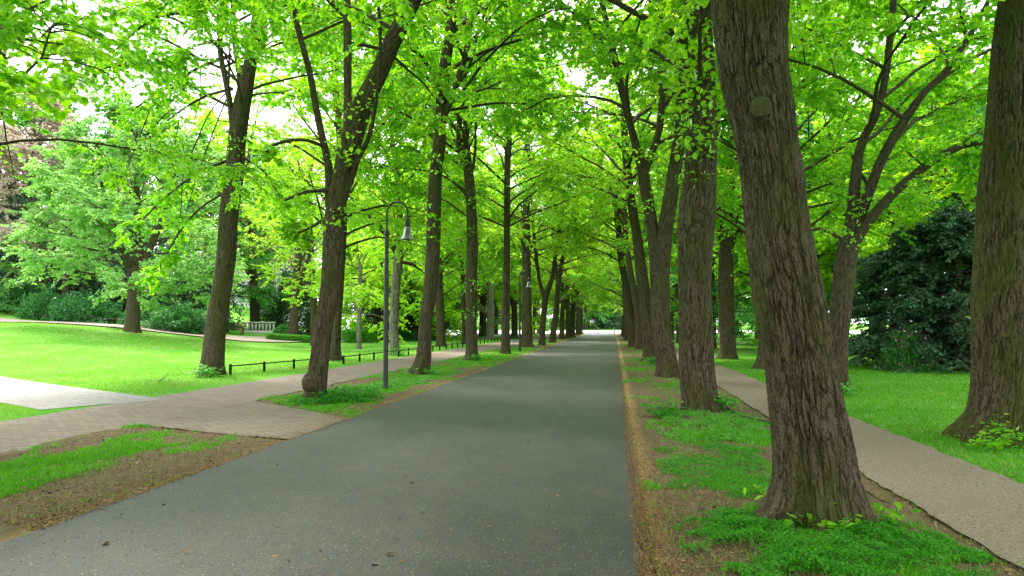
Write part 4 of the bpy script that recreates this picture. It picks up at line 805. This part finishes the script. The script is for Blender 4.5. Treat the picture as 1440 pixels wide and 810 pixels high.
# ------------------------------------------------------------------ grass, ground cover, litter
rng = np.random.default_rng(900)
def blades(name, P, h, wd, m_, label, cat, rng, lean=.35):
    n = len(P); a = rng.uniform(0, 6.28, n); u = np.stack([np.cos(a), np.sin(a), 0*a], -1)*wd[:, None]; b = rng.uniform(0, 6.28, n); l = np.stack([np.cos(b), np.sin(b), 0*b], -1)*(h*rng.uniform(.1, 1, n)*lean*2)[:, None]
    up = np.array([0, 0, 1.])*h[:, None]; V = np.stack([P-u, P+u, P+l*.35+up*.6+u*.7, P+l+up, P+l*.35+up*.6-u*.7], 1).reshape(-1, 3); k = (np.arange(n)*5)[:, None]
    rn = np.clip(rng.uniform(0, 1, n)*.6+.4*noise2(P[:, 0]*2, P[:, 1]*2, 91), 0, 1)
    o = mk(name, V, [k+np.array([[0, 1, 2, 4]]), k+np.array([[4, 2, 3]])], m_, attrs={'rnd': ('FLOAT', 'FACE', np.concatenate([rn, rn]))}); return tag(o, label, cat, kind='stuff')
def scatter(n, x0, x1, y0, y1, p=1.6):      # denser near the viewpoint
    y = (rng.uniform(0, 1, n)*(y1**(1-p)-y0**(1-p))+y0**(1-p))**(1/(1-p)); return rng.uniform(x0, x1, n), y
def vzz(x, y):
    r = np.where(x > 0, (vz(x, y)*S((x-RR+.05)/.35)*S((PRL-x)/.3)+.024*S((x-RR+.02)/.2)*S((PRL-x)/.3)-.011), np.where(y < 10.5, (vz(x, y)+.026)*S((RL-x+.02)/.3)*S((x+7.7)/.3)-.006, lz(x, y)-.006)); return r
# verges
x, y = scatter(170000, RR, PRL+.08, 4.0, 40, 1.7); k = rng.uniform(0, 1, len(x)) < vmask(x, y)*.95+.015; x, y = x[k], y[k]
h = rng.uniform(.02, .055, len(x))*(1+.5*noise2(x*3, y*3, 61)); blades('verge_grass', np.stack([x, y, vzz(x, y)-.004], -1), h, .0017+.00028*y, GRASS, 'patchy short grass growing over the right verge', 'grass', rng)
x, y = scatter(200000, -7.7, RL, 4.6, 45, 1.7); jn = (y > jn0(x)-.05) & (y < jf0(x)+.1); k = (rng.uniform(0, 1, len(x)) < vmask(x, y)*.95+.015) & ~jn & (x > -7.55+.1*noise2(y*2, y*0, 4)); x, y = x[k], y[k]
h = rng.uniform(.018, .055, len(x)); blades('verge_grass', np.stack([x, y, vzz(x, y)-.004], -1), h, .0017+.00028*y, GRASS, 'patchy grass growing over the left verge between soil patches', 'grass', rng)
# lawns
x, y = scatter(330000, PRR, 26, 5.5, 34, 1.8); k = x > PRR+.04+.08*noise2(y*4, y*0, 7); x, y = x[k], y[k]
h = rng.uniform(.025, .06, len(x)); blades('lawn_grass', np.stack([x, y, gh(x, y)-.03*(x < 5)*(1-S(x-4))-.006], -1), h, .003+.0003*y, GRASS, 'short bright grass of the right lawn', 'grass', rng)
x, y = scatter(330000, -40, PLL, 10, 40, 1.9); d2 = np.abs((x+9.95)*-3.6/np.hypot(8.05, 4.5)*1.0+0); 
sp_ = np.array([(-9.95, 12.9), (-13.2, 14.7), (-18, 17.4), (-26, 21.5)]); yy = np.interp(-x, -sp_[:, 0], sp_[:, 1]); k = (x < PLL-.04-.1*noise2(y*4, y*0, 9)) & (np.abs(y-yy)*.87 > 1.2+.06*noise2(x*5, y*5, 3)); x, y = x[k], y[k]
h = rng.uniform(.03, .07, len(x)); blades('lawn_grass', np.stack([x, y, gh(x, y)-.012-.025*S((x+11)*1.0)*(x > -11)], -1), h, .003+.0003*y, GRASSP, 'short grass of the left lawn, open-sky brightness put into its pale colour', 'grass', rng)
# leafy ground cover round the massive trunk and tufts at trunk feet
def cover(name, cx, cy_, rx, ry, n, hmax, label, seed, size=.019, leaf=COVER):
    rg = np.random.default_rng(seed); a = rg.uniform(0, 6.28, n); r = np.sqrt(rg.uniform(0, 1, n)); x = cx+rx*r*np.cos(a); y = cy_+ry*r*np.sin(a)
    e = 1-((x-cx)/rx)**2-((y-cy_)/ry)**2; nn = fbm2(x*3.4, y*2.8, seed, 4); k = (rg.uniform(0, 1, n) < S((e+(nn-.5)*3.6+.05*rg.normal(0, 1, n)-.12)/.75)) & (x > RR+.25 if cx > 0 else x < RL-.1); x, y, e, nn = x[k], y[k], e[k], nn[k]; m = len(x)
    hh = hmax*(.25+.75*np.clip(e*1.4, 0, 1))*(.4+1.2*noise2(x*8, y*8, seed+1)); z = vzz(x, y)+hh*rg.uniform(.1, 1, m)**.6
    P = np.stack([x, y, z], -1); V, Q, rn = leaves(rg, P, rg.normal(0, 1, (m, 3))*np.array([1, 1, .35]), size, .45, True); o = mk(name, V, [Q], leaf, attrs={'rnd': ('FLOAT', 'FACE', rn)}); return tag(o, label, 'ground cover', kind='stuff')
cover('ground_cover', 1.45, 5.25, 1.1, 1.3, 80000, .075, 'dense small-leaved weeds round the foot of the massive near linden', 1)
cover('ground_cover', 1.15, 8.2, .9, 1.6, 26000, .05, 'thin creeping weeds on the right verge before the second trunk', 2, .02)
cover('ground_cover', 1.5, 11.6, 1.0, 2.2, 32000, .06, 'pale creeping weeds at the foot of the second right trunk', 3, .024, HEDGE)
cover('ground_cover', -5.75, 14.6, .95, 1.9, 34000, .12, 'leafy weeds round the foot of the burled linden', 4, .032)
cover('ground_cover', -5.6, 18.5, .8, 2.6, 26000, .05, 'low weeds round the near lamp', 5, .03, HEDGE)
# broad-leaved shoots
def seedling(px, py, n, s, sc_, label, cat='plant', hgt=.22, spread=.14, group=None, w3=None, leaf=LEAF):
    rg = np.random.default_rng(s); q = G0(px, py) if w3 is None else w3; q = np.array([q[0], q[1], float(gh(q[0], q[1]))]); r_ = empty('seedling', q); tag(r_, label, cat, group)
    a = rg.uniform(0, 6.28, n); O = np.tile(q, (n, 1))+rg.normal(0, spread*.25, (n, 3))*np.array([1, 1, 0]); D = np.stack([np.cos(a)*.7, np.sin(a)*.7, np.ones(n)], -1)
    P = grow(rg, O, D, hgt*rg.uniform(.6, 1.2, n), 5, .12, np.full(n, -.05)); V, Q, B = tubes(P, np.full((n, 5), .0028), 4); mkc('stems', V, [Q], COVER, r_, attrs={'rnd': ('FLOAT', 'FACE', np.full(len(Q), .5))})
    t = rg.uniform(.5, 1, (n, 6)); lp, ld = at_t(P, t); lp = lp.reshape(-1, 3)+rg.normal(0, spread*.3, (n*6, 3))*np.array([1, 1, .4]); V, Q, rn = leaves(rg, lp, rg.normal(0, 1, (n*6, 3))*np.array([1, 1, .3]), sc_, .3)
    mkc('foliage', V, [Q], leaf, r_, attrs={'rnd': ('FLOAT', 'FACE', rn)}); return r_
SG = 'leafy shoots at the trunk feet'
seedling(1136, 748, 5, 1, .075, 'bright heart-leaved shoot in front of the massive trunk', group=SG); seedling(1178, 757, 5, 2, .075, 'broad-leaved shoot at the right foot of the massive trunk', group=SG)
seedling(1245, 745, 6, 3, .07, 'shoot between the massive trunk and the grit path', group=SG); seedling(1086, 712, 4, 4, .085, 'broad leaf shoot at the left foot of the massive trunk', group=SG)
seedling(933, 588, 26, 5, .075, 'dark leafy clump left of the second right trunk', hgt=.30, spread=.38, group=SG, leaf=COVER); seedling(1018, 579, 24, 6, .095, 'leafy clump right of the second right trunk', hgt=.32, spread=.30, group=SG, leaf=HEDGE)
seedling(1186, 556, 22, 7, .08, 'round leafy clump at the foot of the low-forking linden', hgt=.26, spread=.3, group=SG, leaf=HEDGE)
seedling(1436, 632, 16, 8, .07, 'large-leaved shoots right of the huge mossy root', hgt=.42, spread=.3, group=SG); seedling(1385, 632, 14, 9, .075, 'small shoots on the flared mossy root', hgt=.22, spread=.3, group=SG)
seedling(290, 531, 30, 10, .10, 'leafy shoots at the foot of the linden where the railing starts', hgt=.32, spread=.5, group=SG, leaf=HEDGE); seedling(474, 566, 40, 11, .09, 'lush leafy clump right of the burled linden', hgt=.3, spread=.5, group=SG, leaf=COVER)
seedling(667, 508, 24, 12, .09, 'shoots round the lumpy linden foot', hgt=.3, spread=.45, group=SG, leaf=HEDGE); seedling(601, 528, 10, 13, .09, 'shoots at the foot of the tall forked linden', hgt=.25, spread=.3, group=SG, leaf=HEDGE)
seedling(562, 500, 24, 14, .10, 'leafy shoots under the railing at the pale-footed linden', hgt=.4, spread=.5, group=SG, leaf=HEDGE)
seedling(920, 512, 24, 15, .10, 'leafy shoots at the foot of the left-leaning linden', hgt=.3, spread=.5, group=SG, leaf=HEDGE)
# dry litter: bits of bark, bud scales and old leaves
def litter(n, fx, size, label, s, dens=None):
    rg = np.random.default_rng(s); x, y = fx(rg, n)
    if dens is not None: k = rg.uniform(0, 1, len(x)) < dens(x, y); x, y = x[k], y[k]
    z = np.where((x > RL-.02) & (x < RR+.02), .014, np.where((x > PRL-.02), .012, vzz(x, y)+.003)); m = len(x)
    V, Q, rn = leaves(rg, np.stack([x, y, z+rg.uniform(0, .006, m)], -1), rg.normal(0, 1, (m, 3))*np.array([1, 1, .12]), size, .35, True)
    rn = rg.uniform(0, 1, m); o = mk('leaf_litter', V, [Q], LITTER, attrs={'rnd': ('FLOAT', 'FACE', rn)}); return tag(o, label, 'leaf litter', kind='stuff')
def pw(rg, n, x0, x1, y0, y1, p=1.8): y = (rg.uniform(0, 1, n)*(y1**(1-p)-y0**(1-p))+y0**(1-p))**(1/(1-p)); return rg.uniform(x0, x1, n), y
litter(30000, lambda rg, n: pw(rg, n, RR, PRL, 4, 30), .017, 'brown bark flakes and old leaves strewn over the right verge', 21, lambda x, y: .30+.7*(1-vmask(x, y)))
litter(40000, lambda rg, n: (lambda x, y: (RR-.07+np.abs(rg.normal(0, .17, n)), y))(*pw(rg, n, 0, 1, 4, 60)), .012, 'orange bud scales gathered along the right road edge', 22)
litter(26000, lambda rg, n: pw(rg, n, -7.3, RL, 5, 34), .018, 'brown litter over the left verge soil', 23, lambda x, y: (.25+.7*(1-vmask(x, y)))*((y < jn0(x)) | (y > jf0(x))))
litter(14000, lambda rg, n: (lambda x, y: (RL+.05-np.abs(rg.normal(0, .22, n)), y))(*pw(rg, n, 0, 1, 5, 60)), .014, 'tan bud scales along the left road edge', 24)
litter(1300, lambda rg, n: pw(rg, n, RR, PRL, 4, 16), .042, 'larger bark flakes on the right verge', 27)
litter(900, lambda rg, n: pw(rg, n, -7.3, RL, 5, 14), .05, 'larger old leaves on the left verge soil', 28, lambda x, y: 1.0*((y < jn0(x)) | (y > jf0(x))))
litter(4200, lambda rg, n: pw(rg, n, RL, RR, 4, 26), .013, 'scattered specks of litter on the asphalt', 25)
litter(70, lambda rg, n: pw(rg, n, RL, RR, 4.5, 20), .055, 'a few fallen leaves lying on the asphalt', 29)
litter(5000, lambda rg, n: pw(rg, n, PRL, PRR-.05, 4.5, 26), .012, 'scattered specks of litter on the grit path', 26)
def lawn_bits(n, x0, x1, y0, y1, label, s):
    rg = np.random.default_rng(s); x, y = pw(rg, n, x0, x1, y0, y1, 1.9); V, Q, rn = leaves(rg, np.stack([x, y, gh(x, y)+.035+rg.uniform(0, .015, n)], -1), rg.normal(0, 1, (n, 3))*np.array([1, 1, .1]), .03, .4, True)
    tag(mk('leaf_litter', V, [Q], LITTER, attrs={'rnd': ('FLOAT', 'FACE', rn)}), label, 'leaf litter', kind='stuff')
lawn_bits(1500, PRR+.1, 16, 6, 26, 'scattered dry leaves on the right lawn', 41); lawn_bits(900, -26, PLL-.3, 16, 34, 'scattered dry leaves on the left lawn', 42)
# fallen twigs
def twig(pts, r, lab, s):
    P = np.array([G0(*q) for q in pts]); P[:, 2] += r+.03; P[0, 2] += .02; C, _ = spline(np.c_[P, np.linspace(r, r*.4, len(P))], 14); rg = np.random.default_rng(s)
    C[:, :2] += rg.normal(0, r*.5, (14, 2)); m = MB(); V, Q, B = tubes(C[None, :, :3], C[None, :, 3], 7); o = mk('fallen_branch', V, [Q], BARKT, smooth=True, attrs={'bk': ('FLOAT_VECTOR', 'POINT', B)}); tag(o, lab, 'branch')
twig([(1024, 580), (1045, 590), (1066, 594), (1090, 600)], .018, 'curved fallen branch between the second trunk and the grit path', 1)
twig([(1218, 700), (1232, 706), (1243, 712)], .009, 'pale fallen twig right of the massive trunk', 2)
twig([(222, 540), (232, 532), (236, 526)], .012, 'short twig lying on the left lawn', 3)
